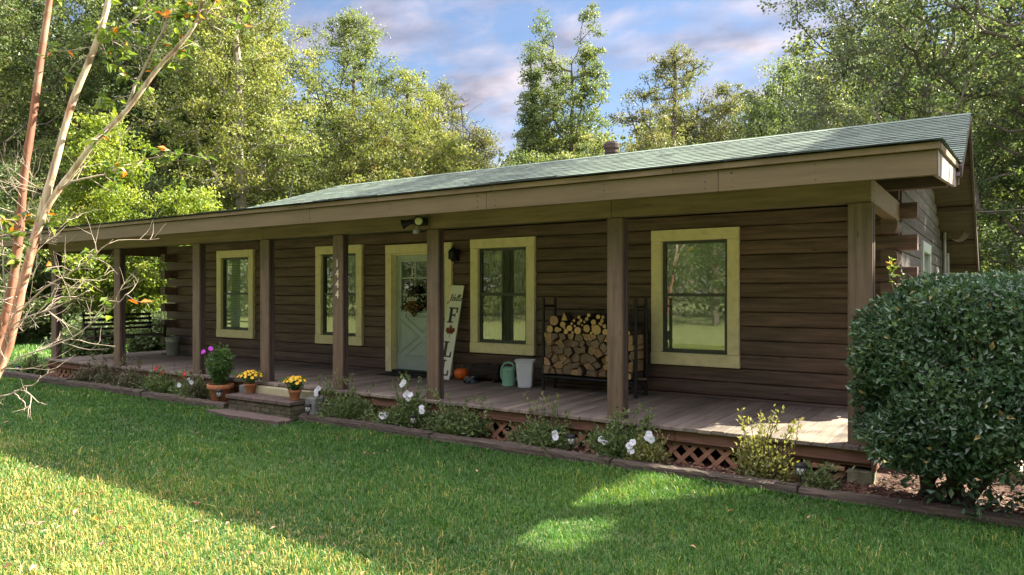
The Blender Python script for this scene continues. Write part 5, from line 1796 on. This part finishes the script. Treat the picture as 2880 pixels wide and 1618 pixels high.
# twigs along the long low branches and out of the lower stems
for key, P, r1 in tw_starts:
    lev = 1
    m = {'F': 9, 'I': 8, 'J': 6, 'G': 4, 'L': 5, 'K': 2, 'H': 3, 'D': 3}.get(key, 1)
    for i in range(m):
        k = rq.randint(2, len(P) - 2)
        dd = (P[k + 1] - P[k]).normalized(); o = dd.orthogonal().normalized(); o.rotate(Matrix.Rotation(rq.uniform(0, 2 * PI), 3, dd))
        twig(P[k], dd * .7 + o * .8, rq.uniform(.16, .42) if key not in ('K',) else .10, .0034, lev)
for i in range(34):
    key = rq.choice('ABB'); P = CM[key]
    z = rq.uniform(.55, 2.3)
    j = next(a for a in range(len(P) - 1) if P[a][2] <= z <= P[a + 1][2])
    u = (z - P[j][2]) / (P[j + 1][2] - P[j][2]); p = Vector(P[j]).lerp(Vector(P[j + 1]), u)
    a = rq.uniform(-2.6, 1.2)
    twig(p, Vector((math.cos(a), math.sin(a), rq.uniform(.1, 1.1))), rq.uniform(.3, .8), .0036, 2 if rq.random() < .5 else 1)
m_cm = leaf_mat('crape_leaf', [(0, (.045, .08, .018)), (.45, (.10, .155, .025)), (.74, (.20, .24, .04)), (.80, (.46, .17, .02)), (1, (.50, .13, .02))], trans=.42, rough=.4)
q = np.random.default_rng(5)
P = []; D = []
for key, a, n in (('C', .42, 170), ('D', .2, 120), ('E', .0, 80), ('H', .1, 110), ('G', .35, 95), ('B', .72, 90), ('A', .74, 55), ('A', .40, 36), ('B', .50, 34), ('J', .3, 8), ('F', .3, 14), ('I', .3, 18), ('L', .1, 12)):
    pts = smooth_path(CM[key], 6)
    i0 = int(a * (len(pts) - 1))
    if key in ('A', 'B') and a < .6: pts = pts[:int(len(pts) * (a + .08))]
    ncl = max(3, n // 9)
    for c_ in range(ncl):
        p = pts[q.integers(i0, len(pts))]
        sp = .17 if n > 40 else .09
        c0 = np.array(p) + q.normal(0, sp, 3) * np.array([1, 1, .8])
        mid_ = (np.array(p) + c0) / 2 + q.normal(0, .02, 3)
        tw.tube([Vector(p), Vector(mid_), Vector(c0)], [.0034, .0026, .0015], 4, cap=False)
        for k in range(max(1, n // ncl)):
            P.append(c0 * (1 - (w_l := q.random() * .45)) + np.array(p) * w_l + q.normal(0, .022, 3)); dd = q.normal(size=3); dd[2] = dd[2] * .5 - .25; D.append(dd)
tw.build('twigs', m_twig, t, False, off=CL)
P = np.array(P); D = np.array(D); n = len(P)
# canopy above the picture's top edge, where the stems end
k = 900
Pc = np.stack([q.normal(-6.1, .75, k), q.normal(3.05, .6, k), q.normal(5.3, .55, k)], 1)
Pc = Pc[Pc[:, 2] > 4.25]
P = np.concatenate([P, Pc]); D = np.concatenate([D, rand_dirs(len(Pc), q)]); n = len(P)
ln = q.uniform(.06, .105, n)
tint = np.where(q.random(n) < .07, q.uniform(.80, 1, n), q.uniform(0, .74, n))
link_mesh('leaves', leaves_mesh('leaves', P - np.array(CL), D, rand_dirs(n, q) + np.array([0, 0, .7]), ln, ln * .55, tint, m_cm, .18), t)
# ------------------------------------------------------------------ trees
m_trunk = M('grey_brown_bark', (.13, .105, .085), rough=.95, var=.4, scale=(6, 6, 1.2), nscale=2, bump=.8)
m_trunk_d = M('dark_bark', (.050, .042, .038), rough=.95, var=.4, scale=(6, 6, 1.2), nscale=2, bump=.8)
PAL = {
 'deep': [(0, (.055, .084, .038)), (.5, (.100, .142, .060)), (.85, (.155, .195, .082)), (1, (.22, .235, .105))],
 'mid': [(0, (.060, .088, .034)), (.5, (.115, .150, .055)), (.85, (.18, .21, .08)), (1, (.26, .26, .11))],
 'yellow': [(0, (.085, .110, .032)), (.5, (.165, .190, .055)), (.85, (.25, .26, .08)), (1, (.34, .31, .11))],
 'bright': [(0, (.09, .14, .015)), (.5, (.165, .215, .030)), (.85, (.26, .30, .045)), (1, (.36, .35, .06))],
 'olive': [(0, (.060, .068, .030)), (.5, (.105, .118, .050)), (.85, (.155, .155, .068)), (1, (.20, .16, .075))],
 'russet': [(0, (.075, .095, .032)), (.5, (.140, .165, .050)), (.85, (.215, .215, .07)), (1, (.32, .15, .055))],
 'dark': [(0, (.048, .066, .044)), (.5, (.085, .112, .068)), (.85, (.13, .158, .092)), (1, (.21, .21, .11))],
}
LM = {k: leaf_mat('leaf_' + k, v, trans=.36, rough=.48, tcol=1.7, spec=.32) for k, v in PAL.items()}


def skeleton(q, H, lobes, natt, trunk_top, wander=.03, env=None):
    """grow a branch graph from a leaning trunk to points scattered through the crown"""
    nodes = []; par = []
    steps = max(6, int(trunk_top / .5)); x = y = 0.0
    dx, dy = q.normal(0, wander), q.normal(0, wander)
    for i in range(steps + 1):
        nodes.append((x, y, trunk_top * i / steps)); par.append(i - 1)
        x += dx * .5 + q.normal(0, wander * .6); y += dy * .5 + q.normal(0, wander * .6)
    nt = len(nodes)
    att = []
    ph = q.uniform(0, 2 * PI, 8); fr = q.integers(1, 5, 4); fz = q.uniform(2, 8, 4)
    if env:
        kind, R, zlo = env
        tx = np.array(nodes)
        while len(att) < natt:
            u = q.random() ** (.85 if kind == 'tall' else 1.0); z = zlo + (H - zlo) * u; a_ = q.uniform(0, 2 * PI)
            if kind == 'column': prof = (1 - .86 * u) ** .9 * min(1, .45 + u * 4)
            else: prof = min(1, (u + .10) / .28) ** .7 * max(.03, 1 - ((u - .25) / .78) ** 2.2 if u > .25 else 1) ** .6
            nz = 1 + sum(.17 * math.sin(fr[k] * a_ + fz[k] * u * 2 + ph[k]) for k in range(4))
            if q.random() > prof * .9 + .1: continue
            r = R * prof * nz * (q.random() ** .55)
            zz_ = min(z, tx[-1, 2]); cx = np.interp(zz_, tx[:, 2], tx[:, 0]); cy = np.interp(zz_, tx[:, 2], tx[:, 1])
            att.append((cx + r * math.cos(a_), cy + r * math.sin(a_), z + q.normal(0, .15)))
    else:
        wts = np.array([l[3] * l[4] * l[5] for l in lobes]) ** .75; wts /= wts.sum()
        for i in range(natt):
            l = lobes[q.choice(len(lobes), p=wts)]
            d = rand_dirs(1, q)[0]; r = q.random() ** .42 * q.uniform(.8, 1.25)
            att.append((l[0] + d[0] * r * l[3], l[1] + d[1] * r * l[4], l[2] + d[2] * r * l[5]))
    att = np.array(att)
    ax = np.array(nodes)
    zz = np.clip(att[:, 2] * .75, 0, trunk_top)
    ix = np.interp(zz, ax[:, 2], ax[:, 0]); iy = np.interp(zz, ax[:, 2], ax[:, 1])
    order = np.argsort(np.hypot(att[:, 0] - ix, att[:, 1] - iy) + .15 * np.abs(att[:, 2] - zz))
    arr = np.zeros((nt + natt * 2 + 2, 3)); arr[:nt] = ax; cnt = nt
    tipn = []
    for k in order:
        p = att[k]
        dv = p - arr[:cnt]
        dist = np.linalg.norm(dv, axis=1)
        cost = dist + np.maximum(0, .35 * dist - dv[:, 2]) * .8
        cost[:3] += 5
        j = int(np.argmin(cost))
        m = (arr[j] * .5 + p * .5) + q.normal(0, .06, 3) * dist[j] + np.array([0, 0, -.05 * dist[j]])
        arr[cnt] = m; par.append(j); arr[cnt + 1] = p; par.append(cnt); cnt += 2
        tipn.append(cnt - 1)
    return arr[:cnt], par, nt, tipn


def branch_mesh(arr, par, nt, r0, tip_r=.012):
    n = len(arr); w = np.zeros(n); ch = [0] * n
    for i in range(n - 1, 0, -1):
        if ch[i] == 0: w[i] += 1.0
        w[par[i]] += w[i]; ch[par[i]] += 1
    rad = np.maximum(tip_r, r0 * (w / max(w[0], 1)) ** .47)
    b = MB()
    for i in range(1, n):
        p = par[i]
        a = arr[p]; c = arr[i]
        if np.linalg.norm(a - c) < 1e-4: continue
        ra = rad[p] if i < nt else min(rad[p], rad[i] * 1.35)
        b.tube([a, c], [ra, rad[i]], 7 if rad[i] > .06 else 5 if rad[i] > .03 else 3, cap=False)
    return b


def crown(q, arr, tipn, npt, clump, ls, mat, H, mask=None, hang=.0):
    T = arr[tipn]
    n = len(T) * npt
    c = np.repeat(T, npt, 0)
    cr = np.repeat(q.uniform(.6, 1.35, len(T)), npt)[:, None] * clump
    O = q.normal(size=(n, 3)); O /= np.linalg.norm(O, axis=1, keepdims=True); O *= (q.random(n) ** .45)[:, None] * 1.5
    P = c + O * cr * np.array([1, 1, .60])
    D = q.normal(size=(n, 3)); D[:, 2] -= hang
    ln = q.uniform(.65, 1.35, n) * ls
    base = np.repeat(np.clip(q.normal(.42, .2, len(T)), 0, 1), npt)
    tint = np.clip(base + q.normal(0, .17, n), 0, 1)
    if mask is not None:
        k = mask(P); P = P[k]; D = D[k]; ln = ln[k]; tint = tint[k]; n = len(P)
    O = O if mask is None else O[k]
    return leaves_mesh('crown', P, D, O * 1.1 + q.normal(size=(n, 3)) * .55 + np.array([0, 0, .45]), ln, ln * .62, tint, mat, .15)


def lobes_for(kind, H, R, q, zlo):
    L = []
    if kind == 'column':
        k = 6
        for i in range(k):
            u = (i + .5) / k; z = zlo + (H - zlo) * u; r = R * (1 - .72 * u) * q.uniform(.8, 1.15)
            L.append((q.normal(0, .12 * R), q.normal(0, .12 * R), z, r, r, (H - zlo) / k * .9))
    elif kind == 'twin':
        for sx in (-.48, .42):
            for i in range(5):
                u = (i + .5) / 5; z = zlo + (H - zlo) * (.15 + .85 * u) - (.5 if sx < 0 else 0) * u; r = R * .62 * (1.1 - .8 * u) * q.uniform(.85, 1.1)
                L.append((sx * R * (.6 + .4 * u), q.normal(0, .15 * R), z - r * .3, r, r, (H - zlo) / 6))
        L.append((0, 0, zlo + (H - zlo) * .18, R * .95, R * .8, (H - zlo) * .16))
    elif kind == 'open':
        for i in range(9):
            a = 2 * PI * i * .618; u = q.random(); rr = R * (.35 + .5 * q.random())
            z = zlo + (H - zlo) * (.25 + .65 * (1 - .35 * rr / R) * q.uniform(.5, 1.0)); s = R * q.uniform(.22, .38)
            L.append((rr * math.cos(a), rr * math.sin(a), z, s, s, s * .75))
        L.append((0, 0, H - R * .3, R * .4, R * .4, R * .33))
    else:
        m = 20 if kind == 'tall' else 15
        for i in range(m):
            a = 2 * PI * i * .618; u = (i + .5) / m
            prof = math.sin(PI * (.15 + .80 * u)) ** .7
            z = zlo + (H - zlo) * u * .96; rr = R * prof * q.uniform(.25, .82); s = R * q.uniform(.20, .44)
            L.append((rr * math.cos(a), rr * math.sin(a), z, s, s, s * q.uniform(.6, .9)))
        L.append((0, 0, H - .09 * H, R * .35, R * .35, .09 * H))
    return L


TREES = {}


def make_tree(name, lab, cat, loc, H, R, kind='broad', zlo=2.0, pal='mid', natt=240, npt=95, clump=.42, ls=.15, r0=None, seed=0, group=None, bark=None, mask=None, hang=0.0, leafless=False, ttop=.78, rz=0.0):
    q = np.random.default_rng(seed + 1000)
    t = thing(name, lab, cat, loc, rz, group)
    lobes = lobes_for(kind, H, R, q, zlo)
    env = (kind, R, zlo) if kind in ('broad', 'tall', 'column') else None
    natt = int(natt * 1.75); npt = int(npt * .86); clump *= .86; ls *= .86
    arr, par, nt, tipn = skeleton(q, H, lobes, natt, H * ttop, env=env)
    branch_mesh(arr, par, nt, r0 or H * .013).build('trunk', bark or m_trunk, t, False, use_tint=False)
    if not leafless:
        link_mesh('crown', crown(q, arr, tipn, npt, clump, ls, LM[pal], H, (lambda P: mask(P + np.array(loc))) if mask else None, hang), t)
    return t


TG = 'trees of the woods behind the cabin'
# left woods, nearest first
make_tree('broadleaf_tree', 'dark green tree filling the top left corner behind the crape myrtle', 'tree', (-38.5, 12.6, GZ), 20, 5.2, 'tall', 1.0, 'mid', 300, 105, .55, .17, seed=1, group=TG)
make_tree('broadleaf_tree', 'shaded deep green tree behind the red crape myrtle stem', 'tree', (-38.6, 17.6, GZ), 21, 5.0, 'tall', 1.5, 'deep', 300, 100, .55, .17, seed=2, group=TG)
make_tree('broadleaf_tree', 'deep green tree behind the upper crape myrtle limbs', 'tree', (-37.2, 21.8, GZ), 22, 5.0, 'tall', 1.5, 'deep', 320, 100, .55, .17, seed=3, group=TG)
make_tree('broadleaf_tree', 'mid green tree left of the tall yellow green tree', 'tree', (-34.6, 24.0, GZ), 21, 4.4, 'tall', 2.0, 'mid', 280, 100, .5, .16, seed=4, group=TG)
make_tree('tall_yellow_tree', 'tallest yellow green tree with a pale forked trunk behind the roof', 'tree', (-28.6, 20.8, GZ), 19.5, 3.5, 'tall', 4.2, 'yellow', 300, 92, .46, .15, seed=5, group=TG, r0=.26, ttop=.62, bark=M('pale_grey_bark', (.27, .24, .20), rough=.9, var=.35, scale=(6, 6, 1.5), bump=.6))
make_tree('broadleaf_tree', 'green rounded tree just right of the tall yellow green tree', 'tree', (-29.8, 28.4, GZ), 17.0, 3.6, 'tall', 3.0, 'mid', 260, 92, .46, .15, seed=6, group=TG)
make_tree('broadleaf_tree', 'mid height green tree with a rounded top, second right of the tall yellow green tree', 'tree', (-27.4, 29.9, GZ), 14.0, 3.0, 'broad', 2.0, 'yellow', 230, 92, .46, .15, seed=7, group=TG)
make_tree('broadleaf_tree', 'olive green tree sloping down toward the bare branches', 'tree', (-27.6, 33.6, GZ), 14.2, 3.2, 'broad', 1.5, 'olive', 240, 92, .46, .15, seed=8, group=TG)
make_tree('broadleaf_tree', 'short olive tree at the right foot of the left woods', 'tree', (-25.8, 35.6, GZ), 11.6, 2.6, 'broad', 1.0, 'olive', 200, 90, .45, .15, seed=9, group=TG)
make_tree('russet_tree', 'russet tinged green tree in front of the left woods above the porch roof', 'tree', (-25.2, 25.6, GZ), 11.2, 3.2, 'broad', 1.0, 'russet', 260, 90, .42, .14, seed=10, group=TG)
make_tree('russet_tree', 'yellow olive tree above the porch roof left of the bare branches', 'tree', (-23.6, 28.6, GZ), 9.8, 2.8, 'broad', .8, 'yellow', 230, 90, .42, .14, seed=11, group=TG)
make_tree('bare_tree', 'leafless grey tree whose thin branches stand against the sky', 'tree', (-24.4, 32.2, GZ), 12.6, 2.7, 'broad', 4.0, 'olive', 130, 0, seed=12, group=TG, leafless=True, r0=.12)
make_tree('small_bright_tree', 'sunlit bright yellow green small tree behind the left end of the porch', 'tree', (-27.6, 14.2, GZ), 8.4, 1.7, 'broad', .8, 'bright', 200, 90, .40, .14, seed=13, group=TG)
make_tree('small_bright_tree', 'low bright green tree seen under the porch roof behind the swing', 'tree', (-26.0, 16.6, GZ), 5.8, 2.3, 'broad', .6, 'bright', 200, 90, .38, .14, seed=14, group=TG)
# middle
make_tree('narrow_tree', 'slim dark green pointed tree left of the tall twin topped tree', 'tree', (-21.5, 33.7, GZ), 15.3, 1.5, 'column', 4.0, 'deep', 190, 85, .34, .14, seed=15, group=TG)
make_tree('twin_top_tree', 'tall tree with two upright tops standing alone against the sky', 'tree', (-18.8, 33.3, GZ), 16.6, 2.7, 'twin', 5.0, 'mid', 300, 90, .36, .14, seed=16, group=TG, r0=.2)
make_tree('round_crown_tree', 'airy round crowned brownish tree right of the twin topped tree', 'tree', (-15.9, 39.9, GZ), 16.2, 2.9, 'broad', 8.2, 'olive', 130, 95, .42, .14, seed=17, group=TG, hang=.8)
make_tree('round_crown_tree', 'brown olive drooping tree in the middle of the skyline', 'tree', (-13.4, 42.6, GZ), 14.0, 3.6, 'broad', 3.0, 'olive', 250, 90, .48, .16, seed=18, group=TG, hang=.8)
make_tree('broadleaf_tree', 'olive bush crowned tree under the airy round crown', 'tree', (-15.6, 37.0, GZ), 10.5, 3.2, 'broad', 1.0, 'olive', 230, 90, .46, .15, seed=19, group=TG, hang=.5)
make_tree('broadleaf_tree', 'green and yellow tree right of the brown olive trees', 'tree', (-11.0, 39.4, GZ), 12.2, 2.4, 'broad', 2.0, 'mid', 220, 90, .42, .15, seed=20, group=TG)
make_tree('pointed_tree', 'dark green tree with a slim top beside the big right tree', 'tree', (-9.0, 37.4, GZ), 13.4, 2.3, 'broad', 2.5, 'deep', 200, 90, .42, .15, seed=21, group=TG)
make_tree('broadleaf_tree', 'low yellow green tree behind the stove pipe', 'tree', (-18.2, 29.6, GZ), 8.4, 3.0, 'broad', .8, 'mid', 220, 90, .42, .14, seed=22, group=TG)
make_tree('broadleaf_tree', 'low green tree filling the gap below the slim dark tree', 'tree', (-21.8, 31.2, GZ), 8.2, 2.6, 'broad', .8, 'mid', 200, 90, .42, .14, seed=23, group=TG)
# right
make_tree('big_shade_tree', 'big dark tree with spreading limbs over the right end of the roof', 'tree', (-1.6, 30.0, GZ), 19.5, 6.0, 'broad', 4.4, 'dark', 560, 82, .44, .14, seed=24, group=TG, bark=m_trunk, r0=.22)
make_tree('big_shade_tree', 'dark tree with a thick leaning trunk at the top right corner', 'tree', (1.0, 26.6, GZ), 19, 3.8, 'tall', 2.5, 'deep', 300, 90, .45, .13, seed=25, group=TG, bark=m_trunk, r0=.30)
make_tree('broadleaf_tree', 'green tree behind the cabin between the big dark tree and the gable', 'tree', (-3.4, 33.4, GZ), 13.0, 3.6, 'broad', .8, 'deep', 260, 90, .46, .14, seed=26, group=TG)
make_tree('broadleaf_tree', 'sunlit green tree right of the gable end', 'tree', (2.0, 30.6, GZ), 9.0, 3.0, 'broad', .5, 'mid', 260, 95, .42, .13, seed=27, group=TG)
make_tree('broadleaf_tree', 'tall green tree at the right edge behind the clipped bush', 'tree', (4.4, 33.4, GZ), 15.5, 3.6, 'tall', 1.0, 'mid', 260, 90, .48, .14, seed=28, group=TG)
make_tree('broadleaf_tree', 'olive tree behind the low right skyline', 'tree', (-6.6, 37.6, GZ), 11.0, 3.0, 'broad', 1.0, 'olive', 220, 90, .46, .15, seed=29, group=TG)
# trees out of frame at the right: crowns cut so they shade the roof's right end and the lawn beside the clipped bush


def sun_ground(P):
    return P[:, 0] - .90 * (P[:, 2] + .36), P[:, 1] - 1.058 * (P[:, 2] + .36)


def in_poly(gx, gy, poly):
    r = np.zeros(len(gx), bool); n = len(poly)
    for i in range(n):
        (x0, y0), (x1, y1) = poly[i], poly[(i + 1) % n]
        c = ((y0 > gy) != (y1 > gy)) & (gx < (x1 - x0) * (gy - y0) / (y1 - y0 + 1e-9) + x0)
        r ^= c
    return r


def roof_shade_mask(P):  # keeps only leaves that throw the wanted shade on roof and gable
    gx, gy = sun_ground(P)
    k = (gx > -6.1 + .12 * np.sin(gy * 5)) & (gx < -3.1) & (gy > 6.2) & (gy < 8.9)
    return k | ((gx > -4.6) & (gx < -1.8) & (gy > 8.9) & (gy < 15) & (np.sin(gx * 9 + gy * 3) + np.sin(gy * 7 - gx * 4) > -.35))


HOLES = [[(-3.4, 4.40), (-3.4, 5.1), (-2.9, 5.5), (-2.3, 5.62), (-2.32, 4.95), (-2.45, 4.44)], [(-3.2, 5.62), (-3.2, 6.2), (-3.06, 6.95), (-2.62, 6.95), (-2.3, 6.44), (-2.56, 5.88)],
         [(-2.02, 6.34), (-1.95, 6.6), (-1.75, 6.74), (-1.78, 6.41)]]  # ground outlines of the sunlit patches, cut out of the crown


def lawn_shade_mask(P):  # keeps only leaves shading the lawn, crown cut open for the sunlit patches
    gx, gy = sun_ground(P)
    k = (gx > -3.3) & (gy > 4.12 - .25 * np.clip(gx + 2.0, 0, 8) - .35 * np.clip(-(gx + 2.2), 0, 1.2)) & (gy < 6.95)
    for h in HOLES: k &= ~in_poly(gx, gy, h)
    return k


make_tree('offframe_shade_tree', 'taller tree out of frame at the right, crown cut to shade the right end of the roof', 'tree', (7.4, 22.2, GZ), 17.0, 3.0, 'broad', 9.5, 'deep', 330, 230, .5, .22, seed=30, group=TG, mask=roof_shade_mask)
make_tree('offframe_shade_tree', 'lower tree out of frame at the right, crown cut to shade the lawn by the clipped bush', 'tree', (8.6, 14.4, GZ), 12.5, 3.6, 'broad', 5.0, 'deep', 340, 290, .5, .22, seed=31, group=TG, mask=lawn_shade_mask)

# understory along the wood edge
US = 'bushes along the edge of the woods'
USP = [(-29.5, 10.6, 4.2, 2.2, 'deep', 'dark bush at the far left edge of the woods'), (-30.5, 13.2, 5.0, 2.4, 'mid', 'leafy bush behind the crape myrtle twigs'), (-28.6, 17.0, 3.0, 1.9, 'deep', 'dark low bush seen under the swing'),
       (-27.0, 19.0, 4.2, 2.2, 'yellow', 'yellow green bush at the wood edge behind the cabin corner'), (-32.8, 11.6, 7.5, 2.6, 'deep', 'tall dark bush in the shade at the left edge'), (-33.8, 15.2, 8.0, 2.8, 'mid', 'tall mid green bush in the left woods'),
       (-24.4, 22.6, 6.4, 2.4, 'mid', 'green bush below the pale forked trunk'), (-31.6, 18.6, 7.0, 2.5, 'deep', 'deep green bush between the bright small trees and the woods'), (-20.6, 11.9, .95, .62, 'deep', 'small dark bush on the lawn behind the second post from the left'), (-20.9, 10.2, .9, .65, 'deep', 'small dark bush on the lawn behind the far left post'),
       (3.2, 24.0, 4.6, 2.2, 'mid', 'leafy bush at the right behind the clipped bush'), (4.6, 27.0, 6.0, 2.4, 'yellow', 'yellow green bush at the right edge'), (1.6, 24.6, 3.4, 1.8, 'deep', 'dark green bush behind the gable end')]
for i, (x, y, h, r, pal, lab) in enumerate(USP):
    make_tree('woodland_bush', lab, 'bush', (x, y, GZ), h, r, 'broad', .25, pal, int(60 + 22 * h), 80, .34 if h < 3 else .42, .12 if h < 3 else .15, seed=60 + i, group=US, ttop=.6)

# woods further back, read as one mass
q = np.random.default_rng(77)
P = []; base = []
far = []
for i in range(190):
    # sweep of woods from far left round to the right
    u = -950 + 4600 * (i / 189) + q.uniform(-30, 30)
    F_ = q.uniform(46, 66)
    if u < 700: F_ = q.uniform(40, 56)
    R_ = (u - 1440) / 2045 * F_
    x = .8308 * R_ - .5566 * F_; y = .5566 * R_ + .8308 * F_
    if u < 820: h = q.uniform(15, 21)
    elif u < 1330: h = q.uniform(11, 14.5)
    elif u < 1500: h = q.uniform(9.5, 11.3)
    elif u < 1780: h = q.uniform(11.2, 13.4)
    elif u < 2250: h = q.uniform(11.5, 14.5)
    else: h = q.uniform(17, 23)
    if u >= 2250: F_ *= .92
    far.append((x, y, h))
for i in range(70):
    a = PI * (1.02 + .96 * i / 69); r_ = q.uniform(30, 38)
    far.append((-8 + 1.2 * r_ * math.cos(a), -4 + r_ * math.sin(a), q.uniform(9, 15)))
for (x, y, h) in far:
    n = int(46 * h)
    z = h * q.random(n) ** .8
    r = 2.9 * np.sqrt(np.clip(1.02 - (z / h) ** 2.2, .02, 1)) * q.uniform(.3, 1.05, n)
    a = q.uniform(0, 2 * PI, n)
    P.append(np.stack([x + r * np.cos(a), y + r * np.sin(a), GZ + z], 1)); base.append(np.full(n, q.uniform(.2, .7)))
P = np.concatenate(P); base = np.concatenate(base)
P = np.repeat(P, 4, 0) + q.normal(0, .35, (len(P) * 4, 3)); base = np.repeat(base, 4); n = len(P)
ln = q.uniform(.22, .42, n)
m_far = leaf_mat('far_wood_leaf', [(0, (.065, .088, .038)), (.5, (.13, .162, .062)), (1, (.21, .22, .09))], trans=.35)
tag(link_mesh('far_woods', leaves_mesh('far_woods', P, q.normal(size=(n, 3)), q.normal(size=(n, 3)) + np.array([0, 0, .8]), ln, ln * .65, np.clip(base + q.normal(0, .2, n), 0, 1), m_far, .15)), kind='stuff')

# trees on the far side of the front lawn, seen in the window glass
src = [o for o in C.objects if o.get('category') == 'tree' and o.parent is None and o.name.startswith(('broadleaf_tree', 'russet_tree', 'small_bright'))]
labs = ['tree across the front lawn reflected in the windows']
for i, (x, y, k, s) in enumerate([(-26, -19, 0, .8), (-19, -22, 4, .9), (-13, -20, 1, .75), (-8, -23, 6, 1.0), (-3, -21, 2, .7), (3, -24, 5, .95), (9, -20, 3, .75), (-33, -16, 2, .8), (15, -17, 1, .8)]):
    c = copy_tree(src[k % len(src)])
    c.location = (x, y, GZ); c.scale = (s, s, s); c.rotation_euler = (0, 0, i * 1.3)
    tag(c, 'tree on the far side of the front lawn, seen only in the window reflections', 'tree', 'trees across the front lawn')
# ------------------------------------------------------------------ the lawn's blades
q = np.random.default_rng(99)


def band(F0, F1, dens, tmax=.93, tmin=-.93):
    area = .5 * (F1 * F1 - F0 * F0) * (tmax - tmin)
    n = int(area * dens)
    F_ = np.sqrt(q.uniform(F0 * F0, F1 * F1, n)); r = q.uniform(tmin, tmax, n)
    R_ = F_ * r
    return .8308 * R_ - .5566 * F_, .5566 * R_ + .8308 * F_


def lawn_ok(x, y):
    return ~((y > 6.99) & (x > -18.35)) & ~((x > -10.1) & (x < -8.4) & (y > 6.64))


X = []; Y = []; S = []
for F0, F1, dens, s in ((3.6, 6.5, 5200, 1.0), (6.5, 9, 3600, 1.15), (9, 13, 2000, 1.5), (13, 19, 900, 2.0), (19, 40, 130, 4.2)):
    a, b_ = band(F0, F1, dens, .85, -.85)
    k = lawn_ok(a, b_); X.append(a[k]); Y.append(b_[k]); S.append(np.full(k.sum(), s))
# the same lawn round the standpoint, outside the picture's edges
nx_ = 230000
ex = q.uniform(-15, 9, nx_); ey = q.uniform(-5, 7, nx_)
Fe = -.5566 * ex + .8308 * ey; Re = .8308 * ex + .5566 * ey
k = lawn_ok(ex, ey) & ~((Fe > 3.6) & (np.abs(Re) < .85 * Fe)); X.append(ex[k]); Y.append(ey[k]); S.append(np.full(k.sum(), 1.7))
# taller, unmown tufts against the edging timbers
ne = 7000
ex = q.uniform(-18.2, 2.3, ne); ey = 6.985 - np.abs(q.normal(0, .05, ne))
k = lawn_ok(ex, ey); X.append(ex[k]); Y.append(ey[k]); S.append(np.full(k.sum(), 1.35))
X = np.concatenate(X); Y = np.concatenate(Y); S = np.concatenate(S)
n = len(X)
pat = np.sin(X * 1.7 + .6 * np.sin(Y * 2.3)) * np.sin(Y * 2.1 + .8 * np.sin(X * 1.3)) + .6 * np.sin(X * 5.1 + Y * 3.7) * np.sin(Y * 6.3 - X * 2.2)
h = (.052 + .016 * pat + q.normal(0, .013, n)).clip(.02, .12) * np.where(q.random(n) < .03, 1.7, 1.0) * (1 + .22 * (S - 1)) * np.where((Y > 6.82) & (X > -18.3), .85, 1.0)
wd = q.uniform(.0045, .008, n) * S
a = q.uniform(0, 2 * PI, n)
lean = np.abs(q.normal(0, .55, n)) + .12
lx, ly = np.cos(a) * lean, np.sin(a) * lean
b0 = np.stack([X, Y, np.full(n, GZ - .004)], 1)
sx, sy = -np.sin(a), np.cos(a)
side = np.stack([sx, sy, np.zeros(n)], 1) * wd[:, None] * .5
m1 = b0 + np.stack([lx * h * .35, ly * h * .35, h * .60], 1)
tip = b0 + np.stack([lx * h * 1.05, ly * h * 1.05, h * np.clip(1.0 - .28 * lean, .35, 1)], 1)
V = np.stack([b0 - side, b0 + side, m1 + side * .8, m1 - side * .8, tip], 1).reshape(-1, 3)
bi = (np.arange(n) * 5)[:, None]
loops = np.concatenate([bi + np.array([0, 1, 2, 3]), bi + np.array([3, 2, 4])], axis=1).ravel()
sizes = np.tile([4, 3], n)
# straw-coloured blades: some dry thatch, thickened past the cabin's shadow edge as painted sunlight
lit_straw = .008 + .42 / (1 + np.exp((Y - 3.75) / .28)) * (1 / (1 + np.exp((X + 3.0) / .9)) * .75 + .25) + .05 * pat
dry = q.random(n) < lit_straw
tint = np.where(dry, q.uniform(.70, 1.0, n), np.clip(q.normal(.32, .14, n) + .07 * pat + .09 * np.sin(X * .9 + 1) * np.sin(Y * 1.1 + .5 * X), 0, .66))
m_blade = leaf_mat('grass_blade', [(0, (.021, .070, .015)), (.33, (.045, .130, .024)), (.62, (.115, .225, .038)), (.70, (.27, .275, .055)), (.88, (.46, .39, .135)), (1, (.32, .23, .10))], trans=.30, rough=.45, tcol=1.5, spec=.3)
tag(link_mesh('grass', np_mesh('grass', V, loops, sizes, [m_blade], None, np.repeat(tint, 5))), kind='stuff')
# dropped leaves on the lawn
n = 420
X, Y = band(4.0, 12, 8, .8, -.8)
k = lawn_ok(X, Y) & ((Y < 3.9) | (q.random(len(X)) < .10)); X = X[k]; Y = Y[k]; n = len(X)
P = np.stack([X, Y, np.full(n, GZ + .045) + q.uniform(-.01, .02, n)], 1)
D = rand_dirs(n, q); D[:, 2] *= .3
m_dl = leaf_mat('dropped_leaf', [(0, (.10, .05, .03)), (.5, (.26, .13, .07)), (.8, (.40, .26, .17)), (1, (.5, .25, .04))], trans=.2)
ln = q.uniform(.04, .085, n)
tag(link_mesh('fallen_leaves', leaves_mesh('fallen_leaves', P, D, rand_dirs(n, q) * .4 + np.array([0, 0, 1.0]), ln, ln * .5, q.random(n), m_dl, .25)), kind='stuff')
